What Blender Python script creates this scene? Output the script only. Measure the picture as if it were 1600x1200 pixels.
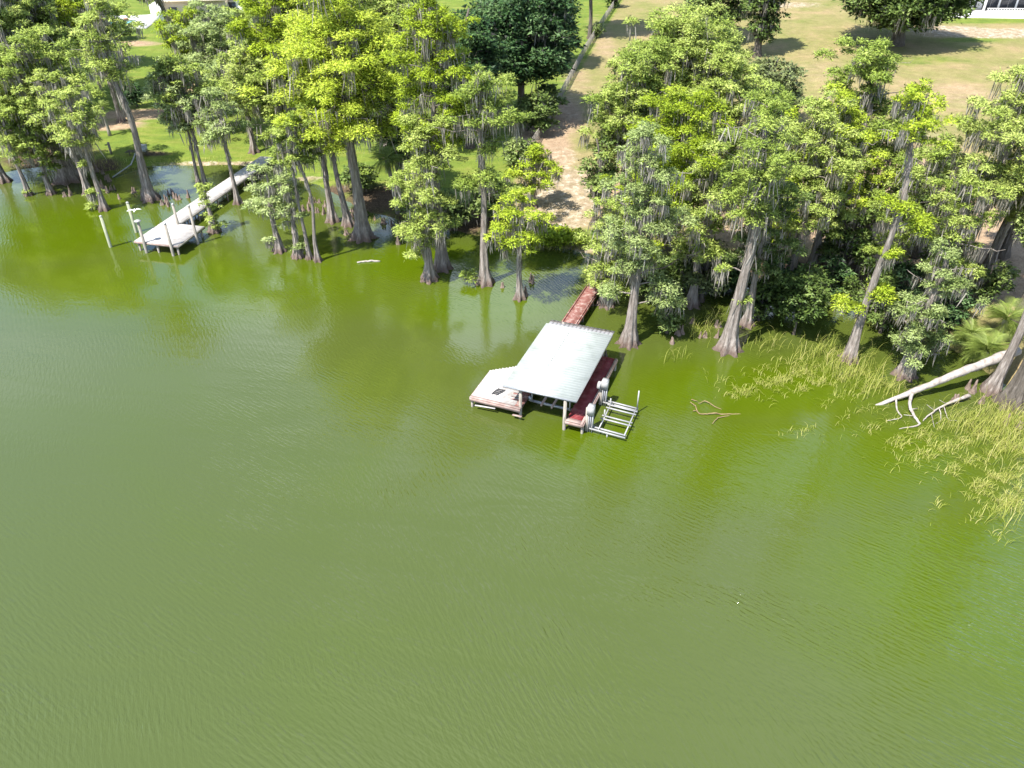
import bpy, math, random
import numpy as np
from mathutils import Vector, Matrix

# ------------------------------------------------------------------ camera, sky, sun, exposure
for o in list(bpy.data.objects): bpy.data.objects.remove(o)
S = bpy.context.scene
COL = S.collection
FPX, PITCH, CAMH = 1200.0, math.radians(35.2), 30.0      # focal length in photo pixels (1600 wide), tilt below the horizon, height
cam = bpy.data.cameras.new('camera'); cam.sensor_width = 36; cam.lens = 36 * FPX / 1600
cam.clip_start = 0.5; cam.clip_end = 9000
camo = bpy.data.objects.new('camera', cam); COL.objects.link(camo)
camo.location = (0, 0, CAMH); camo.rotation_euler = (math.pi / 2 - PITCH, 0, 0)
S.camera = camo
S.view_settings.view_transform = 'Standard'; S.view_settings.look = 'None'
S.view_settings.exposure = 1.28; S.view_settings.gamma = 1.0; S.view_settings.use_curve_mapping = False

SUN_EL = math.radians(59); SUN_DIR = Vector((-0.74, -0.67, 0)).normalized()      # horizontal direction towards the sun
W = bpy.data.worlds.new('World'); S.world = W; W.use_nodes = True
wn, wl = W.node_tree.nodes, W.node_tree.links
wn.clear()
sky = wn.new('ShaderNodeTexSky'); sky.sky_type = 'NISHITA'; sky.sun_disc = False
sky.sun_elevation = SUN_EL; sky.sun_rotation = math.atan2(SUN_DIR.x, SUN_DIR.y)
sky.air_density = 1.1; sky.dust_density = 0.4; sky.ozone_density = 2.2
tc = wn.new('ShaderNodeTexCoord'); sep = wn.new('ShaderNodeSeparateXYZ'); wl.new(tc.outputs['Generated'], sep.inputs[0])
mz = wn.new('ShaderNodeMath'); mz.operation = 'MAXIMUM'; mz.inputs[1].default_value = 0.12; wl.new(sep.outputs['Z'], mz.inputs[0])
vd = wn.new('ShaderNodeVectorMath'); vd.operation = 'DIVIDE'; wl.new(tc.outputs['Generated'], vd.inputs[0]); wl.new(mz.outputs[0], vd.inputs[1])
cn = wn.new('ShaderNodeTexNoise'); cn.inputs['Scale'].default_value = 0.9; cn.inputs['Detail'].default_value = 5; cn.inputs['Roughness'].default_value = 0.55
wl.new(vd.outputs[0], cn.inputs['Vector'])
cr = wn.new('ShaderNodeValToRGB'); cr.color_ramp.elements[0].position = 0.50; cr.color_ramp.elements[1].position = 0.78
wl.new(cn.outputs['Fac'], cr.inputs[0])
cm = wn.new('ShaderNodeMath'); cm.operation = 'MULTIPLY'; cm.inputs[1].default_value = 0.85; wl.new(cr.outputs[0], cm.inputs[0])
mx = wn.new('ShaderNodeMix'); mx.data_type = 'RGBA'; mx.inputs['B'].default_value = (9.5, 10.0, 10.8, 1)
wl.new(cm.outputs[0], mx.inputs['Factor']); wl.new(sky.outputs[0], mx.inputs['A'])
bg = wn.new('ShaderNodeBackground'); bg.inputs['Strength'].default_value = 0.125
wl.new(mx.outputs['Result'], bg.inputs[0])
wo = wn.new('ShaderNodeOutputWorld'); wl.new(bg.outputs[0], wo.inputs[0])

sl = bpy.data.lights.new('sun', 'SUN'); sl.energy = 5.0; sl.angle = math.radians(0.53); sl.color = (1.0, 0.955, 0.88)
so = bpy.data.objects.new('sun', sl); COL.objects.link(so); so.location = (0, 0, 80)
ld = Vector((-SUN_DIR.x * math.cos(SUN_EL), -SUN_DIR.y * math.cos(SUN_EL), -math.sin(SUN_EL)))
so.rotation_euler = ld.to_track_quat('-Z', 'Y').to_euler()

# ------------------------------------------------------------------ site survey: photo pixel -> point on the ground
CP, SP = math.cos(PITCH), math.sin(PITCH)
def ray(u, v):
    a = (u - 800) / FPX; b = -(v - 600) / FPX
    return np.array([a, CP + b * SP, -SP + b * CP])
def at(u, v, z=0.0):
    d = ray(u, v); t = (z - CAMH) / d[2]
    return np.array([d[0] * t, d[1] * t, z])
def at_y(u, v, Y):
    d = ray(u, v); t = Y / d[1]
    return np.array([d[0] * t, Y, CAMH + d[2] * t])
def depth(P): return P[1] * CP - (P[2] - CAMH) * SP
def z_for_v(Y, v):
    k = (600 - v) / FPX
    return CAMH + Y * (k * CP - SP) / (CP + k * SP)

SHORE = [(-3000, 84), (-120, 84), (-63.4, 82.2), (-56.9, 83.2), (-54.5, 84.9), (-52, 85.9), (-46, 83.2), (-44.5, 84.2), (-41.3, 85.3), (-38.1, 85.7),
 (-30.8, 85.5), (-26, 83.5), (-23.5, 81.2), (-21, 79.9), (-18.2, 76.6), (-14.2, 72), (-10.8, 70), (-6, 67.8), (-3.3, 66.6), (3.2, 64.4), (5.7, 63.5), (11, 60.4),
 (16.5, 57.4), (24.3, 54.2), (28.8, 51.2), (31.5, 48.9), (32.4, 44.5), (33.8, 41), (36.5, 33), (42, 20), (60, 6), (120, 0), (3000, 0)]
SX = np.array([p[0] for p in SHORE]); SY = np.array([p[1] for p in SHORE])
def vnoise(x, y, sc, seed=0):
    x = np.asarray(x, float) / sc; y = np.asarray(y, float) / sc
    return (np.sin(x * 1.7 + seed) * np.cos(y * 1.3 + 2.1 * seed) + np.sin(x * 0.9 - y * 1.9 + seed * 3.3) + np.cos(x * 2.9 + y * 2.3 + seed)) / 3
def shore_s(x, y):
    x = np.asarray(x, float); y = np.asarray(y, float)
    ys = np.interp(x, SX, SY)
    return (y - ys) * 0.85 + 0.35 * vnoise(x, y, 2.2, 1)
def ground_z(x, y):
    s = shore_s(x, y)
    sp = np.clip(s, 0, None)
    land = 0.45 * (1 - np.exp(-sp / 1.3)) + 0.046 * np.minimum(sp, 160) + 0.10 * vnoise(x, y, 9, 2) * np.clip(sp / 6, 0, 1)
    return np.where(s > 0, land, np.maximum(-1.6, 0.4 * s))
def gat(u, v):
    """where the sight line to a photo pixel meets the ground or the water"""
    z = 0.0
    for _ in range(40):
        P = at(u, v, z); zn = max(0.0, float(ground_z(P[0], P[1])))
        z = 0.6 * z + 0.4 * zn
    return np.array([P[0], P[1], max(0.0, float(ground_z(P[0], P[1])))])

# ------------------------------------------------------------------ helpers
def tag(o, label=None, cat=None, group=None, kind=None):
    if label: o['label'] = label
    if cat: o['category'] = cat
    if group: o['group'] = group
    if kind: o['kind'] = kind
    return o
def empty(name, loc, label, cat, group=None, rz=0.0):
    o = bpy.data.objects.new(name, None); COL.objects.link(o)
    o.location = tuple(float(c) for c in loc); o.rotation_euler = (0, 0, rz); o.empty_display_size = 0.3
    return tag(o, label, cat, group)
def mesh_np(name, V, faces, mat, smooth=False, attr=None):
    """faces: list of int arrays (n,3) or (n,4)"""
    me = bpy.data.meshes.new(name)
    V = np.asarray(V, np.float32)
    faces = [np.asarray(f, np.int32) for f in faces if len(f)]
    loops = np.concatenate([f.ravel() for f in faces]) if faces else np.zeros(0, np.int32)
    sizes = np.concatenate([np.full(len(f), f.shape[1], np.int32) for f in faces]) if faces else np.zeros(0, np.int32)
    starts = np.concatenate([[0], np.cumsum(sizes)[:-1]]).astype(np.int32) if len(sizes) else sizes
    me.vertices.add(len(V)); me.vertices.foreach_set('co', V.ravel())
    me.loops.add(len(loops)); me.loops.foreach_set('vertex_index', loops)
    me.polygons.add(len(sizes)); me.polygons.foreach_set('loop_start', starts)
    if smooth: me.polygons.foreach_set('use_smooth', np.ones(len(sizes), bool))
    if attr is not None:
        a = me.attributes.new('tint', 'FLOAT', 'POINT'); a.data.foreach_set('value', np.asarray(attr, np.float32))
    me.update(calc_edges=True)
    if mat: me.materials.append(mat)
    return me
def link(name, me, parent=None, loc=(0, 0, 0), rz=0.0):
    o = bpy.data.objects.new(name, me); COL.objects.link(o)
    o.location = tuple(float(c) for c in loc); o.rotation_euler = (0, 0, rz)
    if parent: o.parent = parent
    return o
class MB:
    """collects boxes, bars and tubes into one mesh"""
    def __init__(s): s.V = []; s.Q = []; s.T = []; s.n = 0
    def add(s, V, Q=(), T=()):
        V = np.asarray(V, float).reshape(-1, 3)
        if len(Q): s.Q.append(np.asarray(Q, int) + s.n)
        if len(T): s.T.append(np.asarray(T, int) + s.n)
        s.V.append(V); s.n += len(V); return s
    def box(s, x0, x1, y0, y1, z0, z1, bev=0.0):
        V = [(x, y, z) for z in (z0, z1) for y in (y0, y1) for x in (x0, x1)]
        return s.add(V, [(0, 2, 3, 1), (4, 5, 7, 6), (0, 1, 5, 4), (2, 6, 7, 3), (0, 4, 6, 2), (1, 3, 7, 5)])
    def bar(s, a, b, w, h, up=(0, 0, 1)):
        a = np.array(a, float); b = np.array(b, float); d = b - a; L = np.linalg.norm(d); d /= L
        up = np.array(up, float); sd = np.cross(d, up)
        if np.linalg.norm(sd) < 1e-4: sd = np.cross(d, (1, 0, 0))
        sd /= np.linalg.norm(sd); up = np.cross(sd, d)
        V = [p + sd * i * w / 2 + up * j * h / 2 for p in (a, b) for j in (-1, 1) for i in (-1, 1)]
        return s.add(V, [(0, 2, 3, 1), (4, 5, 7, 6), (0, 1, 5, 4), (2, 6, 7, 3), (0, 4, 6, 2), (1, 3, 7, 5)])
    def tube(s, pts, rad, n=8, cap=True, lobes=None):
        pts = np.asarray(pts, float); m = len(pts); rad = np.broadcast_to(np.asarray(rad, float), (m,))
        tg = np.gradient(pts, axis=0); tg /= np.linalg.norm(tg, axis=1)[:, None] + 1e-9
        ref = np.array([0, 0, 1.0]) if abs(tg[:, 2]).mean() < 0.8 else np.array([1.0, 0, 0])
        sd = np.cross(tg, ref); sd /= np.linalg.norm(sd, axis=1)[:, None] + 1e-9
        up = np.cross(sd, tg)
        th = np.arange(n) * 2 * math.pi / n
        R = rad[:, None] * np.ones(n)
        if lobes is not None: R = R * lobes
        V = pts[:, None, :] + R[..., None] * (np.cos(th)[None, :, None] * sd[:, None, :] + np.sin(th)[None, :, None] * up[:, None, :])
        i = np.arange(m - 1)[:, None] * n; j = np.arange(n)[None, :]; k = (j + 1) % n
        Q = np.stack([i + j, i + k, i + n + k, i + n + j], -1).reshape(-1, 4)
        T = []
        V = V.reshape(-1, 3)
        if cap:
            c0 = len(V); V = np.concatenate([V, pts[:1], pts[-1:]])
            jj = np.arange(n)
            T = np.concatenate([np.stack([np.full(n, c0), (jj + 1) % n, jj], -1), np.stack([np.full(n, c0 + 1), (m - 1) * n + jj, (m - 1) * n + (jj + 1) % n], -1)])
        return s.add(V, Q, T)
    def mesh(s, name, mat, smooth=False):
        return mesh_np(name, np.concatenate(s.V), [np.concatenate(q) for q in (s.Q, s.T) if q], mat, smooth)
    def build(s, name, mat, parent=None, loc=(0, 0, 0), rz=0.0, smooth=False):
        return link(name, s.mesh(name, mat, smooth), parent, loc, rz)

# ------------------------------------------------------------------ materials
def new_mat(name):
    m = bpy.data.materials.new(name); m.use_nodes = True
    n = m.node_tree.nodes; n.clear(); out = n.new('ShaderNodeOutputMaterial')
    return m, n, m.node_tree.links, out
def ramp(n, stops):
    r = n.new('ShaderNodeValToRGB'); e = r.color_ramp.elements
    while len(e) < len(stops): e.new(0.5)
    for k, (p, c) in enumerate(stops): e[k].position = p; e[k].color = (*c, 1)
    return r
def noisy(name, c1, c2, scale=3.0, rough=0.75, stretch=(1, 1, 1), bump=0.2, bscale=None, detail=6, c3=None, spec=0.3, metal=0.0, coord='Object', bdist=0.02):
    m, n, l, out = new_mat(name)
    b = n.new('ShaderNodeBsdfPrincipled'); b.inputs['Roughness'].default_value = rough; b.inputs['Specular IOR Level'].default_value = spec; b.inputs['Metallic'].default_value = metal
    t = n.new('ShaderNodeTexCoord'); mp = n.new('ShaderNodeMapping'); mp.inputs['Scale'].default_value = stretch
    l.new(t.outputs[coord], mp.inputs[0])
    nz = n.new('ShaderNodeTexNoise'); nz.inputs['Scale'].default_value = scale; nz.inputs['Detail'].default_value = detail; nz.inputs['Roughness'].default_value = 0.62
    l.new(mp.outputs[0], nz.inputs['Vector'])
    st = [(0.33, c1), (0.66, c2)] if c3 is None else [(0.3, c1), (0.5, c2), (0.68, c3)]
    r = ramp(n, st); l.new(nz.outputs['Fac'], r.inputs[0]); l.new(r.outputs[0], b.inputs['Base Color'])
    if bump:
        n2 = n.new('ShaderNodeTexNoise'); n2.inputs['Scale'].default_value = bscale or scale * 3; n2.inputs['Detail'].default_value = 5
        l.new(mp.outputs[0], n2.inputs['Vector'])
        bp = n.new('ShaderNodeBump'); bp.inputs['Strength'].default_value = bump; bp.inputs['Distance'].default_value = bdist
        l.new(n2.outputs['Fac'], bp.inputs['Height']); l.new(bp.outputs[0], b.inputs['Normal'])
    l.new(b.outputs[0], out.inputs[0])
    return m
def leaf_mat(name, dark, mid, light, trans=0.35, soft=True):
    m, n, l, out = new_mat(name)
    a = n.new('ShaderNodeAttribute'); a.attribute_name = 'tint'
    an = n.new('ShaderNodeAttribute'); an.attribute_name = 'spray_normal'
    r = ramp(n, [(0.0, dark), (0.5, mid), (1.0, light)]); l.new(a.outputs['Fac'], r.inputs[0])
    d = n.new('ShaderNodeBsdfPrincipled'); d.inputs['Roughness'].default_value = 0.55; d.inputs['Specular IOR Level'].default_value = 0.25
    tr = n.new('ShaderNodeBsdfTranslucent'); mxs = n.new('ShaderNodeMixShader'); mxs.inputs[0].default_value = trans
    l.new(r.outputs[0], d.inputs['Base Color']); l.new(r.outputs[0], tr.inputs[0])
    if soft: l.new(an.outputs['Vector'], d.inputs['Normal'])
    l.new(d.outputs[0], mxs.inputs[1]); l.new(tr.outputs[0], mxs.inputs[2]); l.new(mxs.outputs[0], out.inputs[0])
    return m
M = {}
M['leaf_y'] = leaf_mat('leaf_yellow_green', (0.24, 0.33, 0.02), (0.40, 0.52, 0.035), (0.55, 0.64, 0.09), 0.36)
M['leaf_g'] = leaf_mat('leaf_green', (0.22, 0.31, 0.05), (0.37, 0.47, 0.095), (0.53, 0.61, 0.18), 0.36)
M['leaf_b'] = leaf_mat('leaf_blue_green', (0.21, 0.29, 0.08), (0.35, 0.44, 0.15), (0.50, 0.58, 0.26), 0.36)
M['leaf_d'] = leaf_mat('leaf_oak', (0.07, 0.12, 0.025), (0.15, 0.22, 0.05), (0.30, 0.37, 0.12), 0.3)
M['leaf_m'] = leaf_mat('leaf_magnolia', (0.025, 0.065, 0.02), (0.06, 0.125, 0.035), (0.19, 0.29, 0.12), 0.22)
M['leaf_o'] = leaf_mat('leaf_grey_oak', (0.10, 0.13, 0.045), (0.19, 0.23, 0.085), (0.30, 0.35, 0.15), 0.3)
M['moss'] = leaf_mat('spanish_moss', (0.16, 0.145, 0.12), (0.28, 0.255, 0.22), (0.42, 0.39, 0.345), 0.3, False)
M['reed'] = leaf_mat('reed_blade', (0.16, 0.21, 0.025), (0.30, 0.32, 0.06), (0.50, 0.45, 0.18), 0.35, False)
M['frond'] = leaf_mat('palm_frond', (0.09, 0.14, 0.02), (0.18, 0.24, 0.045), (0.30, 0.34, 0.10), 0.3, False)

def bark_mat(name, c1, c2, c3, foot):
    m, n, l, out = new_mat(name)
    b = n.new('ShaderNodeBsdfPrincipled'); b.inputs['Roughness'].default_value = 0.9; b.inputs['Specular IOR Level'].default_value = 0.15
    t = n.new('ShaderNodeTexCoord'); mp = n.new('ShaderNodeMapping'); mp.inputs['Scale'].default_value = (7, 7, 0.9)
    l.new(t.outputs['Object'], mp.inputs[0])
    nz = n.new('ShaderNodeTexNoise'); nz.inputs['Scale'].default_value = 1.0; nz.inputs['Detail'].default_value = 7; nz.inputs['Roughness'].default_value = 0.65
    l.new(mp.outputs[0], nz.inputs['Vector'])
    r = ramp(n, [(0.28, c1), (0.5, c2), (0.72, c3)]); l.new(nz.outputs['Fac'], r.inputs[0])
    sp = n.new('ShaderNodeSeparateXYZ'); l.new(t.outputs['Object'], sp.inputs[0])
    n3 = n.new('ShaderNodeTexNoise'); n3.inputs['Scale'].default_value = 2.5; l.new(t.outputs['Object'], n3.inputs['Vector'])
    ad = n.new('ShaderNodeMath'); ad.operation = 'MULTIPLY_ADD'; ad.inputs[1].default_value = -0.9; l.new(n3.outputs['Fac'], ad.inputs[0]); l.new(sp.outputs['Z'], ad.inputs[2])
    mr = n.new('ShaderNodeMapRange'); mr.inputs['From Min'].default_value = -0.3; mr.inputs['From Max'].default_value = 0.35; mr.inputs['To Min'].default_value = 0.75; mr.inputs['To Max'].default_value = 0.0
    l.new(ad.outputs[0], mr.inputs[0])
    mxn = n.new('ShaderNodeMix'); mxn.data_type = 'RGBA'; mxn.inputs['B'].default_value = (*foot, 1)
    l.new(mr.outputs[0], mxn.inputs['Factor']); l.new(r.outputs[0], mxn.inputs['A']); l.new(mxn.outputs['Result'], b.inputs['Base Color'])
    bp = n.new('ShaderNodeBump'); bp.inputs['Strength'].default_value = 1.0; bp.inputs['Distance'].default_value = 0.12
    l.new(nz.outputs['Fac'], bp.inputs['Height']); l.new(bp.outputs[0], b.inputs['Normal'])
    l.new(b.outputs[0], out.inputs[0])
    return m
M['bark'] = bark_mat('cypress_bark', (0.085, 0.07, 0.06), (0.21, 0.18, 0.16), (0.40, 0.36, 0.33), (0.11, 0.07, 0.055))
M['bark_d'] = bark_mat('oak_bark', (0.05, 0.042, 0.035), (0.11, 0.095, 0.08), (0.19, 0.165, 0.145), (0.09, 0.07, 0.055))
M['knee'] = noisy('knee_bark', (0.10, 0.065, 0.048), (0.24, 0.185, 0.155), 4, 0.9, (3, 3, 0.8), 0.5)
M['deadwood'] = noisy('bleached_wood', (0.18, 0.15, 0.13), (0.30, 0.265, 0.24), 3.2, 0.85, (1, 1, 1), 1.0, 16, c3=(0.38, 0.35, 0.325))
M['stick'] = noisy('wet_brown_stick', (0.13, 0.085, 0.04), (0.26, 0.19, 0.10), 3, 0.7, (1, 1, 1), 0.3, 9)
M['pale_deck'] = noisy('sun_bleached_decking', (0.30, 0.275, 0.26), (0.40, 0.375, 0.355), 2.2, 0.8, (1, 1, 1), 0.15, 20, c3=(0.45, 0.43, 0.41))
M['pink_deck'] = noisy('faded_pink_decking', (0.21, 0.135, 0.118), (0.28, 0.205, 0.18), 2.0, 0.8, (1, 1, 1), 0.2, 16, c3=(0.33, 0.275, 0.25))
M['red_walk'] = noisy('worn_red_paint', (0.145, 0.045, 0.038), (0.20, 0.085, 0.07), 2.6, 0.65, (1, 1, 1), 0.2, 14, c3=(0.36, 0.27, 0.24))
M['red_deck'] = noisy('dark_red_paint', (0.14, 0.018, 0.022), (0.19, 0.028, 0.032), 1.3, 0.55, (1, 1, 1), 0.15, 12, c3=(0.25, 0.08, 0.078))
M['grey_wood'] = noisy('weathered_wood', (0.17, 0.15, 0.125), (0.33, 0.30, 0.26), 2.2, 0.9, (4, 4, 0.7), 0.4, 7)
M['dark_wood'] = noisy('dark_wood', (0.045, 0.04, 0.034), (0.11, 0.095, 0.08), 2.5, 0.9, (2, 2, 2), 0.3)
M['roof'] = noisy('pale_green_white_metal', (0.25, 0.27, 0.25), (0.305, 0.328, 0.308), 1.1, 0.5, (1, 1, 1), 0.03, 3, spec=0.3, c3=(0.325, 0.345, 0.325))
M['roof_edge'] = noisy('galvanised_edge', (0.15, 0.145, 0.15), (0.22, 0.215, 0.22), 3, 0.5, bump=0.05)
M['white_metal'] = noisy('white_metal', (0.24, 0.24, 0.245), (0.32, 0.32, 0.325), 3, 0.4, bump=0.03)
M['grey_metal'] = noisy('grey_metal', (0.24, 0.25, 0.28), (0.36, 0.37, 0.40), 3, 0.4, bump=0.03, metal=0.3)
M['black'] = noisy('black_rubber', (0.02, 0.02, 0.022), (0.05, 0.05, 0.055), 3, 0.6, bump=0.05)
M['white_plastic'] = noisy('white_plastic', (0.27, 0.27, 0.26), (0.34, 0.34, 0.335), 3, 0.45, bump=0.02)
M['feather'] = noisy('white_feathers', (0.68, 0.68, 0.69), (0.82, 0.82, 0.82), 20, 0.8, bump=0.1)
M['beak'] = noisy('yellow_beak', (0.5, 0.3, 0.03), (0.6, 0.38, 0.05), 20, 0.5, bump=0)
M['green_post'] = noisy('treated_piling', (0.20, 0.22, 0.14), (0.36, 0.36, 0.27), 2, 0.9, (3, 3, 0.5), 0.4)
M['stucco'] = noisy('beige_stucco', (0.52, 0.42, 0.31), (0.60, 0.50, 0.38), 1.5, 0.9, bump=0.1)
M['white_stucco'] = noisy('white_stucco', (0.74, 0.73, 0.71), (0.82, 0.81, 0.80), 1.0, 0.8, bump=0.05)
M['white_roof'] = noisy('white_roofing', (0.70, 0.69, 0.69), (0.80, 0.80, 0.80), 1.0, 0.7, bump=0.05)
M['patio'] = noisy('pale_paving', (0.5, 0.485, 0.47), (0.6, 0.59, 0.575), 0.8, 0.8, bump=0.05)
M['glass'] = noisy('dark_glass', (0.03, 0.035, 0.045), (0.06, 0.065, 0.08), 1.0, 0.12, bump=0.0, spec=0.6)
M['pool'] = noisy('pool_water', (0.12, 0.42, 0.42), (0.18, 0.52, 0.50), 2.0, 0.08, bump=0.1, spec=0.5)
M['box_grey'] = noisy('blue_grey_paint', (0.34, 0.38, 0.42), (0.46, 0.50, 0.54), 4, 0.6, bump=0.1)
M['tile_red'] = noisy('terracotta', (0.30, 0.12, 0.07), (0.42, 0.20, 0.12), 4, 0.8, bump=0.1)

def water_mat():
    m, n, l, out = new_mat('algae_green_lake_water')
    b = n.new('ShaderNodeBsdfPrincipled')
    b.inputs['IOR'].default_value = 1.6; b.inputs['Roughness'].default_value = 0.09; b.inputs['Specular IOR Level'].default_value = 0.5
    g = n.new('ShaderNodeNewGeometry')
    def noise(scale, detail, loc=(0, 0, 0), rot=0.0, sc=(1, 1, 1), dist=0.0, rough=0.5):
        m0 = n.new('ShaderNodeMapping'); m0.inputs['Location'].default_value = loc; m0.inputs['Rotation'].default_value = (0, 0, rot)
        l.new(g.outputs['Position'], m0.inputs[0])
        mp = n.new('ShaderNodeMapping'); mp.inputs['Scale'].default_value = sc; l.new(m0.outputs[0], mp.inputs[0])
        t = n.new('ShaderNodeTexNoise'); t.inputs['Scale'].default_value = scale; t.inputs['Detail'].default_value = detail; t.inputs['Distortion'].default_value = dist; t.inputs['Roughness'].default_value = rough
        l.new(mp.outputs[0], t.inputs['Vector']); return t
    def math2(op, a, bb):
        q = n.new('ShaderNodeMath'); q.operation = op
        for k, x in enumerate((a, bb)):
            if isinstance(x, (int, float)): q.inputs[k].default_value = x
            else: l.new(x, q.inputs[k])
        return q.outputs[0]
    def mrange(x, a, c, d=0.0, e=1.0):
        q = n.new('ShaderNodeMapRange'); q.interpolation_type = 'SMOOTHSTEP'
        for k, vv in zip(('From Min', 'From Max', 'To Min', 'To Max'), (a, c, d, e)): q.inputs[k].default_value = vv
        l.new(x, q.inputs[0]); return q.outputs[0]
    # algae green with sky and dark-bank reflections painted in as grey and green patches
    algae_refl = noise(0.06, 4, (7, 3, 0), 0.3, (1, 1.6, 1), 1.0)
    tot = math2('MULTIPLY_ADD' if False else 'MULTIPLY', math2('SUBTRACT', algae_refl.outputs['Fac'], 0.5), 0.9)
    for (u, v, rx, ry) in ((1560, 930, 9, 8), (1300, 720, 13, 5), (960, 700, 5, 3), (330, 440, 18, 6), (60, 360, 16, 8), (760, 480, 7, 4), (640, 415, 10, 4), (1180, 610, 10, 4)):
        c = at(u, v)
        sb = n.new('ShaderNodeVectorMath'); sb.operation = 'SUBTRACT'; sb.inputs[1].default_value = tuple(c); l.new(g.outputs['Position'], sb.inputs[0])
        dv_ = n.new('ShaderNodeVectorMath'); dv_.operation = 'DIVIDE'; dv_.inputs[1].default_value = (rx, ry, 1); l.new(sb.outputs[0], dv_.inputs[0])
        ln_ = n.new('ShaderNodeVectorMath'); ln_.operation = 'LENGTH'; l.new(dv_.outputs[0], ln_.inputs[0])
        tot = math2('MAXIMUM', tot, math2('ADD', mrange(ln_.outputs['Value'], 0.2, 1.7, 1.0, 0.0), math2('MULTIPLY', math2('SUBTRACT', algae_refl.outputs['Fac'], 0.5), 0.9)))
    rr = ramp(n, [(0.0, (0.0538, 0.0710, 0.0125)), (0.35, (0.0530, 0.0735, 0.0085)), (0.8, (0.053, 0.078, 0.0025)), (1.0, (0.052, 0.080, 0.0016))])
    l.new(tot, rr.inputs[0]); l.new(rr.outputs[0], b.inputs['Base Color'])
    # wind ripples: two trains whose reach changes over the lake, plus fine chop
    bend = noise(0.045, 2, (3, 9, 0))
    wv1 = noise(1.0, 2, (0, 0, 0), -0.95, (6.8, 1.3, 1), 0.35)
    wv2 = noise(1.0, 2, (5, 2, 0), -0.42, (7.2, 1.3, 1), 0.35)
    chop = noise(3.2, 3, (1, 1, 0), 0.1, (1, 1.3, 1), 0.2)
    k12 = mrange(bend.outputs['Fac'], 0.38, 0.62)
    mixw = n.new('ShaderNodeMix'); mixw.data_type = 'FLOAT'; l.new(k12, mixw.inputs['Factor']); l.new(wv1.outputs['Fac'], mixw.inputs['A']); l.new(wv2.outputs['Fac'], mixw.inputs['B'])
    amp = noise(0.06, 3, (11, 4, 0), 0.5, (1, 1.5, 1), 0.6)
    # shelter: the breeze dies out towards the shore trees (y grows towards the bank)
    sp = n.new('ShaderNodeSeparateXYZ'); l.new(g.outputs['Position'], sp.inputs[0])
    open_ = mrange(math2('ADD', sp.outputs['Y'], math2('MULTIPLY', sp.outputs['X'], -0.25)), 10, 46, 1.0, 0.22)
    band = noise(0.35, 3, (2, 8, 0), 0.15, (0.22, 1.0, 1), 0.6)
    am = math2('MULTIPLY', math2('MULTIPLY', mrange(amp.outputs['Fac'], 0.33, 0.62, 0.45, 1.0), mrange(band.outputs['Fac'], 0.3, 0.7, 0.45, 1.25)), open_)
    hgt = math2('ADD', math2('MULTIPLY', mixw.outputs['Result'], 1.0), math2('MULTIPLY', chop.outputs['Fac'], 0.22))
    trains = None
    for rot, per, loc in ((-0.95, 0.25, (0, 0, 0)), (-0.55, 0.30, (3, 1, 0))):
        m0 = n.new('ShaderNodeMapping'); m0.inputs['Location'].default_value = loc; m0.inputs['Rotation'].default_value = (0, 0, rot); l.new(g.outputs['Position'], m0.inputs[0])
        wt = n.new('ShaderNodeTexWave'); wt.inputs['Scale'].default_value = 0.314 / per; wt.inputs['Distortion'].default_value = 5.5; wt.inputs['Detail'].default_value = 2.0; wt.inputs['Detail Scale'].default_value = 0.55; wt.inputs['Detail Roughness'].default_value = 0.6
        l.new(m0.outputs[0], wt.inputs['Vector'])
        trains = wt.outputs['Fac'] if trains is None else (trains, wt.outputs['Fac'])
    mt = n.new('ShaderNodeMix'); mt.data_type = 'FLOAT'; l.new(k12, mt.inputs['Factor']); l.new(trains[0], mt.inputs['A']); l.new(trains[1], mt.inputs['B'])
    hgt = math2('ADD', math2('MULTIPLY', hgt, 0.75), math2('MULTIPLY', mt.outputs['Result'], 0.13))
    hgt = math2('MULTIPLY', hgt, am)
    bp = n.new('ShaderNodeBump'); bp.inputs['Strength'].default_value = 1.0; bp.inputs['Distance'].default_value = 0.112
    l.new(hgt, bp.inputs['Height']); l.new(bp.outputs[0], b.inputs['Normal'])
    l.new(b.outputs[0], out.inputs[0])
    return m
M['water'] = water_mat()

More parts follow.
